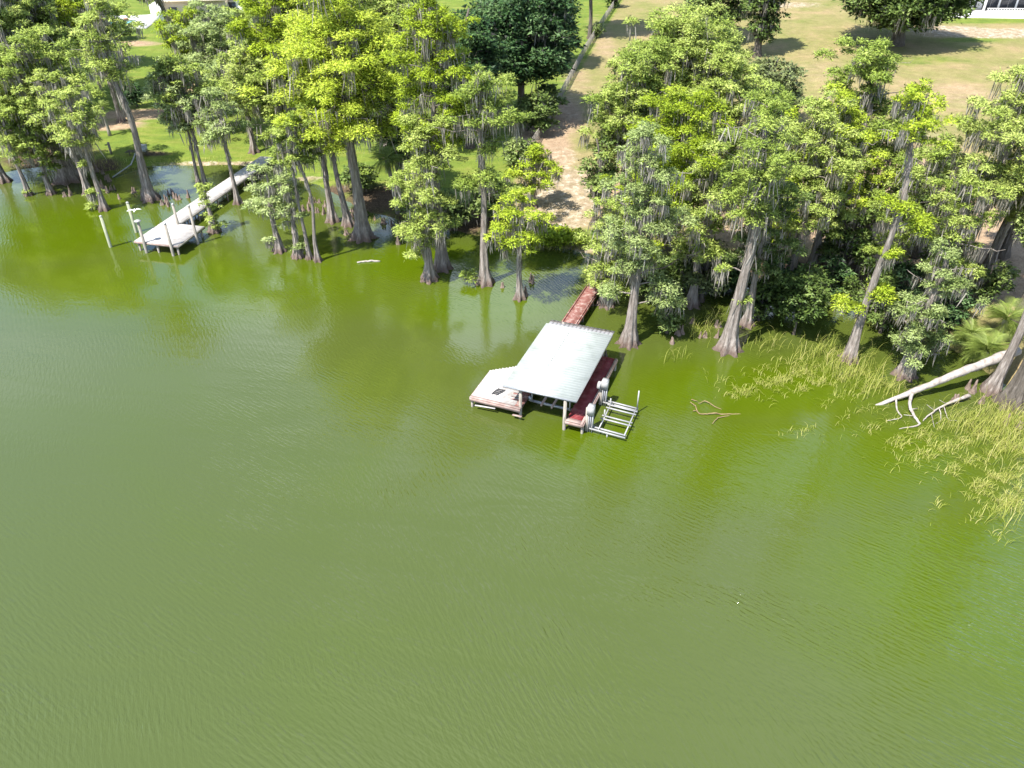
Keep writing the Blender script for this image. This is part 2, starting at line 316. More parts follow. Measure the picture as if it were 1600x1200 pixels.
def ground_mat():
    m, n, l, out = new_mat('lawn_and_soil')
    b = n.new('ShaderNodeBsdfPrincipled'); b.inputs['Roughness'].default_value = 0.95; b.inputs['Specular IOR Level'].default_value = 0.1
    g = n.new('ShaderNodeNewGeometry')
    a = n.new('ShaderNodeAttribute'); a.attribute_name = 'ground'
    sp = n.new('ShaderNodeSeparateColor'); l.new(a.outputs['Color'], sp.inputs[0])
    def noise(scale, detail, rough=0.6, sc=(1, 1, 1)):
        mp = n.new('ShaderNodeMapping'); mp.inputs['Scale'].default_value = sc; l.new(g.outputs['Position'], mp.inputs[0])
        t = n.new('ShaderNodeTexNoise'); t.inputs['Scale'].default_value = scale; t.inputs['Detail'].default_value = detail; t.inputs['Roughness'].default_value = rough
        l.new(mp.outputs[0], t.inputs['Vector']); return t.outputs['Fac']
    def mix(f, A, B):
        q = n.new('ShaderNodeMix'); q.data_type = 'RGBA'; l.new(f, q.inputs['Factor'])
        for k, x in (('A', A), ('B', B)):
            if isinstance(x, tuple): q.inputs[k].default_value = (*x, 1)
            else: l.new(x, q.inputs[k])
        return q.outputs['Result']
    def edge(mask, nz, w=0.22, amt=0.55):
        q = n.new('ShaderNodeMath'); q.operation = 'MULTIPLY_ADD'; q.inputs[1].default_value = amt; l.new(nz, q.inputs[0])
        s2 = n.new('ShaderNodeMath'); s2.operation = 'SUBTRACT'; s2.inputs[1].default_value = amt * 0.5; l.new(mask, s2.inputs[0]); l.new(s2.outputs[0], q.inputs[2])
        r = n.new('ShaderNodeMapRange'); r.interpolation_type = 'SMOOTHSTEP'; r.inputs['From Min'].default_value = 0.5 - w; r.inputs['From Max'].default_value = 0.5 + w
        l.new(q.outputs[0], r.inputs[0]); return r.outputs[0]
    n1, n2, n3, n4 = noise(0.16, 6), noise(1.4, 6, 0.7), noise(7, 4, 0.7), noise(0.5, 5, 0.65, (0.5, 1.4, 1))
    dry = ramp(n, [(0.30, (0.19, 0.205, 0.058)), (0.5, (0.275, 0.24, 0.10)), (0.68, (0.355, 0.265, 0.14))]); l.new(n1, dry.inputs[0])
    lush = ramp(n, [(0.30, (0.11, 0.17, 0.03)), (0.52, (0.165, 0.22, 0.034)), (0.72, (0.24, 0.25, 0.06))]); l.new(n4, lush.inputs[0])
    dirt = ramp(n, [(0.35, (0.32, 0.22, 0.14)), (0.65, (0.44, 0.325, 0.21))]); l.new(n2, dirt.inputs[0])
    sand = ramp(n, [(0.33, (0.27, 0.21, 0.12)), (0.52, (0.38, 0.30, 0.20)), (0.66, (0.60, 0.53, 0.42))]); l.new(n2, sand.inputs[0])
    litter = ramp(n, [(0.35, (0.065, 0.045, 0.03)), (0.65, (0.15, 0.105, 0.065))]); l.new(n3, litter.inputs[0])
    c = mix(edge(sp.outputs[0], n2), dry.outputs[0], lush.outputs[0])
    c = mix(edge(sp.outputs[1], n4), c, dirt.outputs[0])
    c = mix(edge(sp.outputs[2], n2), c, sand.outputs[0])
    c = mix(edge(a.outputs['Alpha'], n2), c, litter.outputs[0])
    f = n.new('ShaderNodeMapRange'); f.inputs['From Min'].default_value = 0.3; f.inputs['From Max'].default_value = 0.7; f.inputs['To Min'].default_value = 0.54; f.inputs['To Max'].default_value = 0.86; l.new(n3, f.inputs[0])
    vm = n.new('ShaderNodeVectorMath'); vm.operation = 'SCALE'; l.new(c, vm.inputs[0]); f2 = n.new('ShaderNodeMapRange'); f2.inputs['From Min'].default_value = 0.3; f2.inputs['From Max'].default_value = 0.7; f2.inputs['To Min'].default_value = 0.80; f2.inputs['To Max'].default_value = 1.2; l.new(noise(0.9, 8, 0.75), f2.inputs[0])
    fm = n.new('ShaderNodeMath'); fm.operation = 'MULTIPLY'; l.new(f.outputs[0], fm.inputs[0]); l.new(f2.outputs[0], fm.inputs[1]); l.new(fm.outputs[0], vm.inputs['Scale'])
    l.new(vm.outputs[0], b.inputs['Base Color'])
    bp = n.new('ShaderNodeBump'); bp.inputs['Strength'].default_value = 0.6; bp.inputs['Distance'].default_value = 0.12
    l.new(n3, bp.inputs['Height']); l.new(bp.outputs[0], b.inputs['Normal']); l.new(b.outputs[0], out.inputs[0])
    return m
M['ground'] = ground_mat()

# ------------------------------------------------------------------ the setting: ground and lake
def axis(lo, hi, step, far):
    core = np.arange(lo, hi + 1e-6, step)
    outs = np.array([6, 16, 36, 80, 180, 400, 900, 2000, far], float)
    return np.concatenate([lo - outs[::-1], core, hi + outs])
gx, gy = axis(-110, 110, 1.0, 4200), axis(22, 215, 1.0, 4200)
X, Y = np.meshgrid(gx, gy); Z = ground_z(X, Y)
Sd = shore_s(X, Y)
nx, ny = len(gx), len(gy)
idx = np.arange(nx * ny).reshape(ny, nx)
Qd = np.stack([idx[:-1, :-1], idx[:-1, 1:], idx[1:, 1:], idx[1:, :-1]], -1).reshape(-1, 4)
me = mesh_np('ground', np.stack([X, Y, Z], -1).reshape(-1, 3), [Qd], M['ground'], True)
mask = np.zeros((ny, nx, 4))
f0, f1 = gat(815, 262), gat(985, -20)                      # the fence line parts the green garden from the dry lot
side = (X - f0[0]) * (f1[1] - f0[1]) - (Y - f0[1]) * (f1[0] - f0[0])
mask[..., 0] = 1 / (1 + np.exp(side / 25.0))
def blob(ch, u, v, ru, rv, amt=1.0):
    """a patch on the ground whose middle lies at a photo pixel, with its radii in metres"""
    P = gat(u, v); d = np.sqrt(((X - P[0]) / ru) ** 2 + ((Y - P[1]) / rv) ** 2)
    mask[..., ch] = np.maximum(mask[..., ch], amt * np.clip(1.35 - d * 0.85, 0, 1))
for b_ in [(2, 868, 318, 3.4, 8), (2, 880, 250, 2.4, 6, .5), (2, 890, 160, 2.2, 12, .42), (2, 900, 300, 2.5, 6), (2, 885, 392, 3, .8), (2, 350, 259, 9, .7), (2, 455, 283, 4, .6), (2, 1560, 52, 13, 3), (2, 1480, 45, 6, 2), (2, 1400, 215, 6, 3, .5), (2, 1240, 8, 6, 3, .6),
           (1, 850, 225, 3.2, 12), (1, 880, 180, 3, 8, .8), (1, 905, 130, 3, 14, .5), (1, 940, 60, 3, 22, .5), (1, 1350, 265, 9, 8), (1, 1240, 280, 9, 7, .9), (1, 1540, 340, 7, 9), (1, 1570, 420, 5, 8), (1, 1050, 300, 16, 9, .8),
           (1, 1440, 400, 10, 6, .9), (1, 225, 178, 8, 2.2), (1, 175, 196, 4, 2), (1, 340, 112, 4, 7, .9), (1, 310, 128, 3, 5, .9), (1, 200, 68, 6, 2, .8), (1, 1200, 350, 10, 6, .8), (1, 740, 330, 10, 3, .6),
           (0, 1420, 95, 12, 3.5, .55), (0, 1250, 60, 10, 12, .40), (0, 1020, 20, 6, 20, .42), (0, 1515, 62, 7, 2.2, .7), (1, 1300, 110, 14, 7, .42), (1, 1480, 150, 12, 9, .5), (1, 1050, 60, 6, 10, .4), (0, 890, 370, 4, 2.5), (0, 1530, 30, 12, 3), (0, 1440, 470, 12, 2.2, .8),
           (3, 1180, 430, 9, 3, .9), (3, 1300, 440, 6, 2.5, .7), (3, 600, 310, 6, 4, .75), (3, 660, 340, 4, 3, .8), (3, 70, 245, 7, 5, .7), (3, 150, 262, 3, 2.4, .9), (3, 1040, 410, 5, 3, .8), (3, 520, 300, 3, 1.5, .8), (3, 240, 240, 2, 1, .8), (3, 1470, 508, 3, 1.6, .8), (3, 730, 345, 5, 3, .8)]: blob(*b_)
a_ = me.attributes.new('ground', 'FLOAT_COLOR', 'POINT'); a_.data.foreach_set('color', mask.reshape(-1).astype(np.float32))
tag(link('ground', me), kind='structure')
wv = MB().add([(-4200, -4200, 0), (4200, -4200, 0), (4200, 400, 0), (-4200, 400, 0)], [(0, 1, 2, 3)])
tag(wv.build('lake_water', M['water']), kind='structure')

# ------------------------------------------------------------------ trees
RNG = np.random.default_rng(11)
def leaves(C, Rr, n_each, L, Wd, squash, tint0, up=0.55, rng=None, inner=0.55):
    """leaf sprays spread through flattened clumps: C centres (k,3), Rr radii (k)"""
    rng = rng or RNG
    k = len(C); rep = np.repeat(np.arange(k), n_each); m = len(rep)
    d = rng.normal(size=(m, 3)); d /= np.linalg.norm(d, axis=1)[:, None]
    d[:, 2] = np.where(d[:, 2] < -0.25, -d[:, 2] * 0.8, d[:, 2])
    r = (inner + (1 - inner) * rng.random(m) ** 0.6) * (1 + 0.16 * rng.normal(size=m)) * (1 + 0.30 * np.sin(d[:, 0] * 5 + rep * 1.7) * np.cos(d[:, 1] * 6 + rep * 2.3))
    off = d * (r * Rr[rep])[:, None]; off[:, 2] *= squash
    p = C[rep] + off
    ax = d * 0.8 + rng.normal(size=(m, 3)) * 0.55; ax[:, 2] *= 0.55
    ax /= np.linalg.norm(ax, axis=1)[:, None] + 1e-9
    nrm = rng.normal(size=(m, 3)) * 0.75 + np.array([0, 0, up]) + d * 0.35
    sd = np.cross(ax, nrm); sd /= np.linalg.norm(sd, axis=1)[:, None] + 1e-9
    s = 0.7 + 0.6 * rng.random(m)
    LL, WW = (L * s)[:, None], (Wd * s)[:, None]
    V = np.stack([p - sd * WW * 0.5, p + sd * WW * 0.5, p + ax * LL - np.array([0, 0, 0.15]) * LL], 1).reshape(-1, 3)
    T = np.arange(3 * m).reshape(-1, 3)
    tt = np.clip(tint0[rep] + 0.20 * rng.normal(size=m), 0, 1)
    sn = d * 0.65 + np.array([0, 0, 0.50]) + 0.42 * rng.normal(size=(m, 3)); sn /= np.linalg.norm(sn, axis=1)[:, None] + 1e-9
    return V, T, np.repeat(tt, 3), np.repeat(sn, 3, axis=0)
def strands(P, ln, wd, rng):
    m = len(P); az = rng.random(m) * math.tau
    sd = np.stack([np.cos(az), np.sin(az), np.zeros(m)], -1)
    sway = rng.normal(size=(m, 3)) * 0.07; sway[:, 2] = 0
    mid = P + np.array([0, 0, -0.55]) * ln[:, None] + sway * ln[:, None]
    V = np.stack([P - sd * wd[:, None] * .4, P + sd * wd[:, None] * .4, mid + sd * wd[:, None] * .5, mid - sd * wd[:, None] * .5, P + np.array([0, 0, -1.0]) * ln[:, None] + sway * 2 * ln[:, None]], 1).reshape(-1, 3)
    b = np.arange(m) * 5
    Q = np.stack([b, b + 1, b + 2, b + 3], -1); T = np.stack([b + 3, b + 2, b + 4], -1)
    return V, Q, T, np.repeat(np.clip(rng.normal(0.5, 0.22, m), 0, 1), 5)
NT = [0]
def tree(name, kind, leaf, bu, bv, vtop, vbot, hw, moss, rt, label, cat, lean=(0, 0), fork=None, dens=1.0, pads=None, group=None, butt=1.0, dark=False):
    """base at photo pixel (bu,bv); crown from the height seen at vtop to the one at vbot, half-width hw in photo pixels"""
    NT[0] += 1
    rng = np.random.default_rng(100 + NT[0])
    B = gat(bu, bv); zb = max(B[2], 0.0) if B[2] > 0.02 else 0.0
    H = max(1.2, z_for_v(B[1], vtop) - zb); Hb = float(np.clip(z_for_v(B[1], vbot) - zb, 0.08 * H, 0.9 * H))
    R = 1.12 * hw * depth(np.array([B[0], B[1], zb + 0.5 * (H + Hb)])) / FPX
    root = empty(name, (B[0], B[1], zb), label, cat, group)
    sc = np.clip(R / 3.0, 0.55, 1.6)
    bark = M['bark'] if kind == 'cy' and not dark else M['bark_d']
    # trunk
    wob = rng.normal(size=4) * 0.018 * H
    def axis_pt(t):
        t = np.asarray(t, float)
        x = lean[0] * H * t + wob[0] * np.sin(t * 4.2) * t + wob[1] * np.sin(t * 9 + 1) * t
        y = lean[1] * H * t + wob[2] * np.sin(t * 4.9 + 2) * t + wob[3] * np.sin(t * 8) * t
        return np.stack([x, y, t * H], -1)
    nr = 16; tt = np.concatenate([[-0.35 / H], np.linspace(0, 1, nr) ** 1.5 * 0.97])
    zz = np.clip(tt * H, 0, None)
    rad = rt * (1 - 0.78 * np.clip(tt, 0, 1)) 
    th = np.arange(28) * math.tau / 28
    if kind == 'cy':
        fl = 1 + butt * 1.15 * np.exp(-zz / (1.5 * rt + 0.25))
        nl = rng.integers(5, 9)
        lob = 1 + (0.06 + 0.27 * np.exp(-zz / (2.2 * rt + .6)))[:, None] * np.cos(nl * th + rng.random() * 6 + 0.5 * np.sin(zz * 1.3)[:, None]) + 0.08 * rng.normal(size=(len(tt), 28))
    else:
        fl = 1 + 0.6 * np.exp(-zz / (rt + 0.1)); lob = 1 + 0.08 * rng.normal(size=(len(tt), 28))
    lm = MB(); lm.tube(axis_pt(tt), rad * fl, 28, True, lob)
    # limbs carry the clumps
    Cs, Rs = [], []; mossP = []
    Hc = H - Hb
    if kind == 'cy':
        nl = int(np.clip(Hc * 2.9 * (0.7 + 0.3 * sc), 9, 60)); az = rng.random() * 6
        ts = (Hb + Hc * (np.arange(nl) + 0.5 + 0.6 * (rng.random(nl) - .5)) / nl) / H
        cr0 = 0.175 * R + 0.22
        for t in ts:
            az += 2.4 + rng.normal() * 0.35
            f = (t * H - Hb) / Hc
            prof = (0.55 + 0.9 * math.sin(math.pi * min(1, f * 0.85 + 0.15)) * (1 - 0.35 * f)) / 1.25
            Ln = R * prof * rng.uniform(0.62, 1.12)
            p0 = axis_pt(t); dr = np.array([math.cos(az), math.sin(az), 0])
            rise = rng.uniform(-0.05, 0.32) + 0.35 * f
            pts = np.array([p0, p0 + dr * Ln * .4 + [0, 0, rise * Ln * .5], p0 + dr * Ln * .75 + [0, 0, rise * Ln * .8], p0 + dr * Ln + [0, 0, rise * Ln * .85 - .05]])
            pts[1:3] += rng.normal(size=(2, 3)) * 0.06 * Ln
            lr = max(0.025, rt * (1 - .78 * t) * 0.36)
            lm.tube(pts, [lr, lr * .75, lr * .5, lr * .25], 5, False)
            ncl = 3 + int(Ln > 1.0) + int(Ln > 1.5) + int(Ln > 2.1) + int(Ln > 2.7) + int(Ln > 3.4) + int(Ln > 4.2)
            bare = rng.random() < 0.11
            if bare: lm.tube([pts[-1], pts[-1] + dr * Ln * .22 + rng.normal(size=3) * .12, pts[-1] + dr * Ln * .38 + [0, 0, .25]], [lr * .3 + .012, lr * .22 + .01, .008], 4, False); mossP.append(pts[3])
            for q in range(ncl if not bare else 1):
                w = (1.05 if not bare else .45) - q * 0.75 / max(1, ncl - 1)
                c = p0 + (pts[-1] - p0) * w + [0, 0, 0.1 + rise * Ln * .12]
                c = c + rng.normal(size=3) * np.array([.8, .8, .6]) * cr0
                if q: c = c + np.array([-dr[1], dr[0], 0]) * rng.uniform(-1, 1) * Ln * .38
                Cs.append(c); Rs.append(cr0 * rng.uniform(0.62, 1.12) * (1 - .22 * f))
            mossP.append(pts[1]); mossP.append(pts[2])
        for q in range(3):
            Cs.append(axis_pt(0.985) + rng.normal(size=3) * np.array([.3, .3, .25]) * R * .35); Rs.append(cr0 * .8)
        if pads:                                   # extra low tufts: (v in photo, side offset in crown radii, size)
            for pv, off, ps in pads:
                t = (z_for_v(B[1], pv) - zb) / H; p0 = axis_pt(t)
                for q in range(4):
                    c = p0 + np.array([off * R, 0, 0]) + rng.normal(size=3) * np.array([.5, .5, .2]) * ps
                    Cs.append(c); Rs.append(ps * rng.uniform(.6, .95)); mossP.append(c)
                lm.tube([p0 - [0, 0, .3], (p0 + c) / 2, c], [.06, .05, .03], 5, False)
        squash, n_each, L, Wd, upb = 0.72, 1.0, 0.215, 0.088, 0.8
    else:
        n = int(np.clip(26 * (R / 2.0) ** 1.6 * (0.6 + 0.4 * Hc / (2 * R + .1)), 14, 170))
        cz = Hb + Hc * 0.42; cr0 = 0.20 * R + 0.32
        d = rng.normal(size=(n, 3)); d /= np.linalg.norm(d, axis=1)[:, None]
        rr = rng.uniform(0.35, 1.0, n) ** 0.6
        top = np.array([0, 0, 0]) + axis_pt(cz / H)
        C = top + d * rr[:, None] * np.array([R - cr0 * .6, R - cr0 * .6, 0]) 
        C[:, 2] = top[2] + d[:, 2] * rr * np.where(d[:, 2] > 0, Hc * 0.58 - cr0 * .3, Hc * 0.40)
        keep = rng.random(n) < 0.93; C = C[keep]
        for c in C:
            Cs.append(c); Rs.append(cr0 * rng.uniform(0.65, 1.2)); 
            if rng.random() < .3: mossP.append(c - [0, 0, cr0 * .4])
        for c in C[:: max(1, len(C) // 14)]:
            p0 = axis_pt(rng.uniform(min(0.85, Hb / H * .8), min(0.9, cz / H * 1.05)))
            lm.tube([p0, (p0 + c) / 2 + rng.normal(size=3) * .12 * R + [0, 0, .1 * R], c], [max(.03, rt * .4), max(.02, rt * .25), .02], 5, False)
        squash, n_each, L, Wd, upb = 0.75, 1.0, 0.27, 0.17, 0.8
        if leaf == 'm': L, Wd = 0.34, 0.17
    lm.build('trunk', bark, root, smooth=True)
    Cs = np.array(Cs); Rs = np.array(Rs)
    dist = depth(np.array([B[0], B[1], zb + H * .6]))
    ls = np.clip(dist / 62, 0.85, 1.8)              # farther trees carry larger, fewer sprays
    cnt = np.clip((Rs ** 2 * math.pi * 2.15 * dens / (L * Wd * .5 * ls * ls)), 24, 700).astype(int)
    tint0 = np.clip(0.5 + 0.16 * rng.normal() + 0.15 * rng.normal(size=len(Cs)), 0.1, 0.9)
    V, T, tn, sn = leaves(Cs, Rs, cnt, L * ls, Wd * ls, squash, tint0, upb, rng)
    cm_ = mesh_np('crown', V, [T], M['leaf_' + leaf], False, tn); an_ = cm_.attributes.new('spray_normal', 'FLOAT_VECTOR', 'POINT'); an_.data.foreach_set('vector', sn.astype(np.float32).ravel()); link('crown', cm_, root)
    if moss > 0:
        A = []
        sel = np.flatnonzero(rng.random(len(Cs)) < moss * 0.30)
        for i in sel:
            k = int(rng.integers(14, 30)); q = rng.normal(size=(k, 3)) * np.array([.36, .36, .08]) * Rs[i]
            A.append(Cs[i] + q - [0, 0, Rs[i] * .32])
        for p in mossP:
            if rng.random() < moss:
                k = int(rng.integers(5, 12)); A.append(p + rng.normal(size=(k, 3)) * np.array([.28, .28, .1]) * sc)
        if kind == 'cy':                            # moss clinging along the upper trunk
            k = int(90 * moss * H / 10); t = rng.uniform(Hb / H * .7, .92, k); a = rng.random(k) * 6.28
            A.append(axis_pt(t) + np.stack([np.cos(a), np.sin(a), a * 0], -1) * (rt * (1 - .75 * t) + .08)[:, None])
        if A:
            P = np.concatenate(A); ln = rng.uniform(0.45, 1.75, len(P)) * np.clip(sc, .6, 1.25); ln = np.minimum(ln, np.maximum(.3, P[:, 2] - .3)); wd = rng.uniform(0.035, 0.095, len(P)) * np.clip(ls, .9, 1.5)
            V, Q, T, tn = strands(P, ln, wd, rng)
            tag(link('spanish_moss', mesh_np('spanish_moss', V, [Q, T], M['moss'], False, tn), root), kind='stuff')
    return root
def cy(leaf, bu, bv, vt, vb, hw, moss, rt, label, **k): return tree('cypress_tree', 'cy', leaf, bu, bv, vt, vb, hw, moss, rt, label, 'tree', **k)
def oak(leaf, bu, bv, vt, vb, hw, moss, rt, label, name='oak_tree', **k): return tree(name, 'oak', leaf, bu, bv, vt, vb, hw, moss, rt, label, 'tree', **k)
def shrub(leaf, bu, bv, vt, vb, hw, label, moss=0, **k): return tree('shrub', 'oak', leaf, bu, bv, vt, vb, hw, moss, 0.09, label, 'shrub', **k)

# left bay
cy('g', 6, 284, 60, 205, 45, .8, .34, 'leafy cypress with a low red foot at the outermost bank of the bay')
cy('g', 45, 305, 135, 222, 34, .5, .20, 'thin pale cypress trunk standing alone in green water with a small tuft at its foot', pads=[(300, .0, .3)])
cy('g', 80, 303, 185, 262, 24, .5, .22, 'stubby cypress wrapped in leaves beside the great skirted cypress', pads=[(272, .1, .45)])
cy('g', 108, 282, 78, 235, 62, .9, .62, 'great grey cypress with a wide fluted skirt behind two slimmer trunks', butt=1.1)
cy('g', 138, 303, 120, 218, 34, .9, .26, 'mossy cypress trunk just in front of the great skirted cypress')
cy('g', 163, 328, 150, 232, 30, .9, .25, 'leaning cypress trunk with bright leaf tufts at its wet foot', pads=[(300, -.3, .55), (322, -.7, .5), (255, -.3, .5)])
cy('g', 236, 312, 5, 120, 38, .8, .40, 'tall bare cypress trunk with a broad red foot rising beyond the pale pier', dens=.8)
cy('b', 311, 290, 105, 205, 36, .6, .17, 'slimmer of twin cypress trunks standing close together before the sunlit lawn')
cy('g', 321, 291, 95, 200, 38, .8, .18, 'thicker of twin cypress trunks standing close together before the sunlit lawn')
cy('b', 372, 318, 150, 215, 36, .8, .22, 'slender cypress with a splayed foot right beside the pier walkway')
cy('g', 335, 362, 292, 345, 11, .0, .28, 'short broken cypress trunk clad in leaves next to the pier platform', pads=[(350, .5, .5)], dens=1.2)
cy('b', 437, 393, 262, 345, 33, .5, .26, 'low round blue-green cypress in open water', pads=[(375, -.4, .45)])
cy('b', 466, 402, 280, 350, 20, .7, .24, 'mossy cypress trunk between the blue-green cypress and two pale stems', pads=[(385, .2, .5)])
cy('g', 484, 404, 212, 262, 28, .7, .16, 'left of two pale bare stems rising from one foot', lean=(-.02, 0))
cy('g', 497, 408, 185, 262, 28, .7, .17, 'right of two pale bare stems rising from one foot')
cy('y', 520, 346, 120, 240, 36, .7, .30, 'pale cypress trunk with a flared red foot among blue shaded water')
cy('y', 567, 372, 8, 205, 88, .75, .50, 'huge bright yellow-green cypress with a forked trunk and fluted foot', dens=1.1)
cy('y', 545, 352, 150, 215, 40, .8, .30, 'dark leaning stem joined to the huge forked cypress', lean=(-.10, .05))
cy('g', 671, 437, 200, 385, 44, .85, .33, 'cypress with a grey fluted foot and layered crown reaching low over the water', pads=[(360, -.5, .7)])
cy('y', 691, 420, 5, 235, 55, .85, .38, 'tall mossy cypress with bark showing high up behind the layered cypress')
cy('g', 758, 443, 122, 225, 52, .95, .33, 'moss-draped cypress with two separate tiers and a leaf tuft at its foot', pads=[(290, -.5, 1.0), (300, .6, 1.0), (275, .1, .9), (432, -.45, .5)])
cy('y', 812, 467, 308, 392, 38, .9, .22, 'small umbrella-topped cypress with a clean pale trunk in open water')
cy('y', 833, 324, 238, 296, 36, .8, .20, 'little cypress with flat tufts at the end of the bare path')
# left bank, behind
cy('g', 22, 205, -45, 105, 62, .7, .4, 'broad dark-trunked tree on the bank above the great skirted cypress')
cy('g', 84, 175, -40, 108, 58, .7, .38, 'deep green tree next to the broad dark-trunked one')
cy('y', 135, 150, -20, 85, 44, .7, .3, 'yellow-green tree overlooking the white pool terrace')
cy('g', 190, 190, 55, 130, 28, .9, .25, 'sparse mossy tree on the lawn beside the tall bare trunk', dens=.6)
oak('d', 279, 74, -90, 8, 32, .7, .42, 'dark mossy oak casting shade on the garden lawn before the beige house', lean=(-.22, 0))
cy('y', 312, 142, 26, 95, 34, .8, .28, 'bright young tree by the red soil bed on the lawn')
cy('b', 362, 165, 34, 110, 46, .7, .28, 'pale green tree behind the bright young tree', dens=1.1)
cy('g', 412, 130, 18, 90, 44, .6, .3, 'green tree below the white roof')
cy('g', 398, 238, 85, 178, 44, .8, .28, 'mid green tree at the landward end of the pier')
cy('b', 352, 205, 110, 180, 38, .7, .24, 'soft blue-green tree behind the twin cypress trunks')
cy('g', 452, 240, 105, 205, 40, .8, .3, 'mossy tree on the bank between the pier and the huge forked cypress')
cy('y', 476, 225, -25, 140, 62, .7, .4, 'tall bright tree at the back of the huge forked cypress')
cy('g', 610, 245, -35, 130, 70, .7, .45, 'tall green tree between the huge forked cypress and the magnolia')
oak('d', 628, 300, 120, 255, 42, .6, .4, 'dark shady oak between the palm and the layered cypress')
oak('m', 815, 188, -35, 135, 82, .1, .5, 'big dark glossy magnolia beside the wire fence', name='magnolia_tree', dens=1.1)
oak('m', 735, 230, 5, 165, 50, .2, .4, 'second dark glossy tree filling the gap below the magnolia', name='magnolia_tree')
oak('d', 850, 110, -50, 55, 48, .2, .35, 'light green garden tree above the magnolia')
oak('d', 921, 60, -190, -30, 55, .8, .32, 'single slim oak trunk with its fork against the fence')
shrub('d', 838, 208, 142, 205, 34, 'leafy shrub pressed against the fence under the magnolia', moss=.2)
shrub('d', 858, 178, 128, 175, 22, 'small shrub at the fence beneath the dark magnolia edge')
shrub('d', 812, 258, 218, 255, 28, 'round shrub at the lower end of the fence', moss=.3)
shrub('d', 960, 12, -22, 10, 14, 'weedy bush growing through the fence by the slim oak')
shrub('d', 933, 58, 36, 58, 12, 'low bush tangled in the fence right of the slim oak')
shrub('d', 768, 345, 285, 338, 34, 'dark shrub on the bank behind the moss-draped cypress', moss=.5)
shrub('y', 862, 386, 352, 386, 26, 'bright green bank shrub at the water edge below the sandy path', dens=1.2)
shrub('y', 893, 388, 362, 388, 20, 'second bright bank shrub by the red walkway cove')
shrub('y', 838, 378, 350, 378, 20, 'bright low bush behind the small umbrella-topped cypress')
shrub('m', 215, 167, 128, 166, 13, 'dark upright garden bush on the lawn edge beside a red soil bed')
shrub('d', 292, 128, 95, 128, 16, 'dark garden bush at the red soil bed below the bright young tree')
# right stand
oak('m', 1082, 48, -120, 36, 22, .3, .42, 'ivy-clad trunk at the upper lawn, the thinner of two')
oak('d', 1118, 70, -110, 62, 42, .3, .4, 'leafy ivy-covered oak between two dark trunks on the upper lawn')
oak('d', 1182, 88, -130, 72, 34, .8, .5, 'mossy ivy-clad oak with a fluted trunk on the upper lawn')
oak('d', 1400, 70, -70, 44, 92, .6, .8, 'wide spreading live oak alone on the dry upper lawn', dens=1.1)
oak('o', 1196, 198, 92, 180, 46, .4, .3, 'grey-green oak behind the cypress stand', dens=1.0)
cy('g', 1052, 300, 42, 185, 76, .8, .45, 'large domed cypress at the edge of the dry lawn')
cy('g', 1000, 322, 88, 225, 60, .7, .4, 'leaning green cypress left of the large domed one', lean=(-.05, 0))
cy('g', 972, 335, 132, 262, 44, .7, .36, 'green cypress overhanging the dry path')
oak('d', 928, 352, 212, 310, 28, .9, .25, 'mossy dark oak low beside the sandy path')
cy('g', 1108, 335, 102, 228, 46, .3, .35, 'dense rounded cypress in front of the large domed one', dens=1.3)
cy('y', 1035, 432, 162, 322, 68, .85, .38, 'bright broad cypress behind the mossy boathouse cypress', dens=1.1)
cy('b', 982, 537, 205, 420, 46, 1.0, .36, 'mossy cypress with a trumpet foot beside the boathouse', pads=[(455, -.7, .8), (470, .9, .9), (440, .9, .9)])
cy('g', 946, 476, 318, 455, 38, .9, .33, 'cypress with a bulbous foot at the end of the red walkway')
cy('g', 1080, 477, 255, 400, 42, .9, .30, 'cypress with a smooth cone foot standing in the dark shade', dens=.9)
cy('g', 1137, 547, 168, 330, 60, .95, .42, 'tall cypress with a wide pale skirted foot beside the reeds', pads=[(420, -.6, .4), (470, .2, .4)])
cy('d', 1166, 508, 290, 420, 40, .8, .26, 'dim cypress stem just behind the pale skirted one')
cy('g', 1225, 470, 172, 360, 48, .8, .34, 'leafy cypress filling the stand beside the pale skirted one')
cy('g', 1288, 410, 88, 240, 60, .4, .4, 'rounded cypress topping the stand against the dry lawn', dens=1.25)
cy('y', 1262, 440, 170, 330, 50, .8, .34, 'bright cypress just below the rounded one')
cy('y', 1196, 455, 205, 380, 40, .9, .3, 'ragged bright cypress with pale dead limbs beside the leafy one')
oak('d', 1310, 445, 310, 420, 42, .7, .25, 'dark oak with moss over the small blue cove')
oak('d', 1428, 400, 235, 355, 58, .8, .35, 'dark moss-hung oak on the bank under the wavy cypress tops')
oak('o', 1095, 470, 370, 455, 36, .4, .2, 'leafy understory oak in the shade behind the cone-footed cypress')
shrub('d', 1240, 522, 408, 505, 44, 'big leafy shrub leaning over the small blue cove', dens=1.1)
shrub('d', 1042, 520, 452, 515, 24, 'leafy bush growing out of the water beside the boathouse cypress')
shrub('d', 1185, 500, 440, 500, 30, 'dark bush behind the tall skirted cypress')
shrub('m', 1130, 450, 395, 448, 36, 'glossy bush on the shaded bank')
shrub('m', 1290, 470, 400, 462, 26, 'dark twiggy bush above the small blue cove')
shrub('m', 1475, 512, 440, 505, 34, 'dark leafy bush on the bank by the palmetto')
shrub('m', 1395, 480, 410, 475, 34, 'dark bush hidden behind the mossy low cypress')
cy('y', 1326, 562, 150, 232, 46, .9, .30, 'tall thin cypress with a tuft halfway up, leaning past the small cove', pads=[(455, .0, 1.0), (480, -.5, .8), (395, .2, .6), (320, -.2, .7), (345, .7, .7)])
cy('b', 1412, 587, 395, 555, 40, 1.0, .34, 'low mossy cypress with drooping grey beards beside the reeds', dens=1.1)
cy('g', 1440, 520, 280, 430, 44, 1.0, .32, 'mossy cypress between the low bearded one and the palmetto')
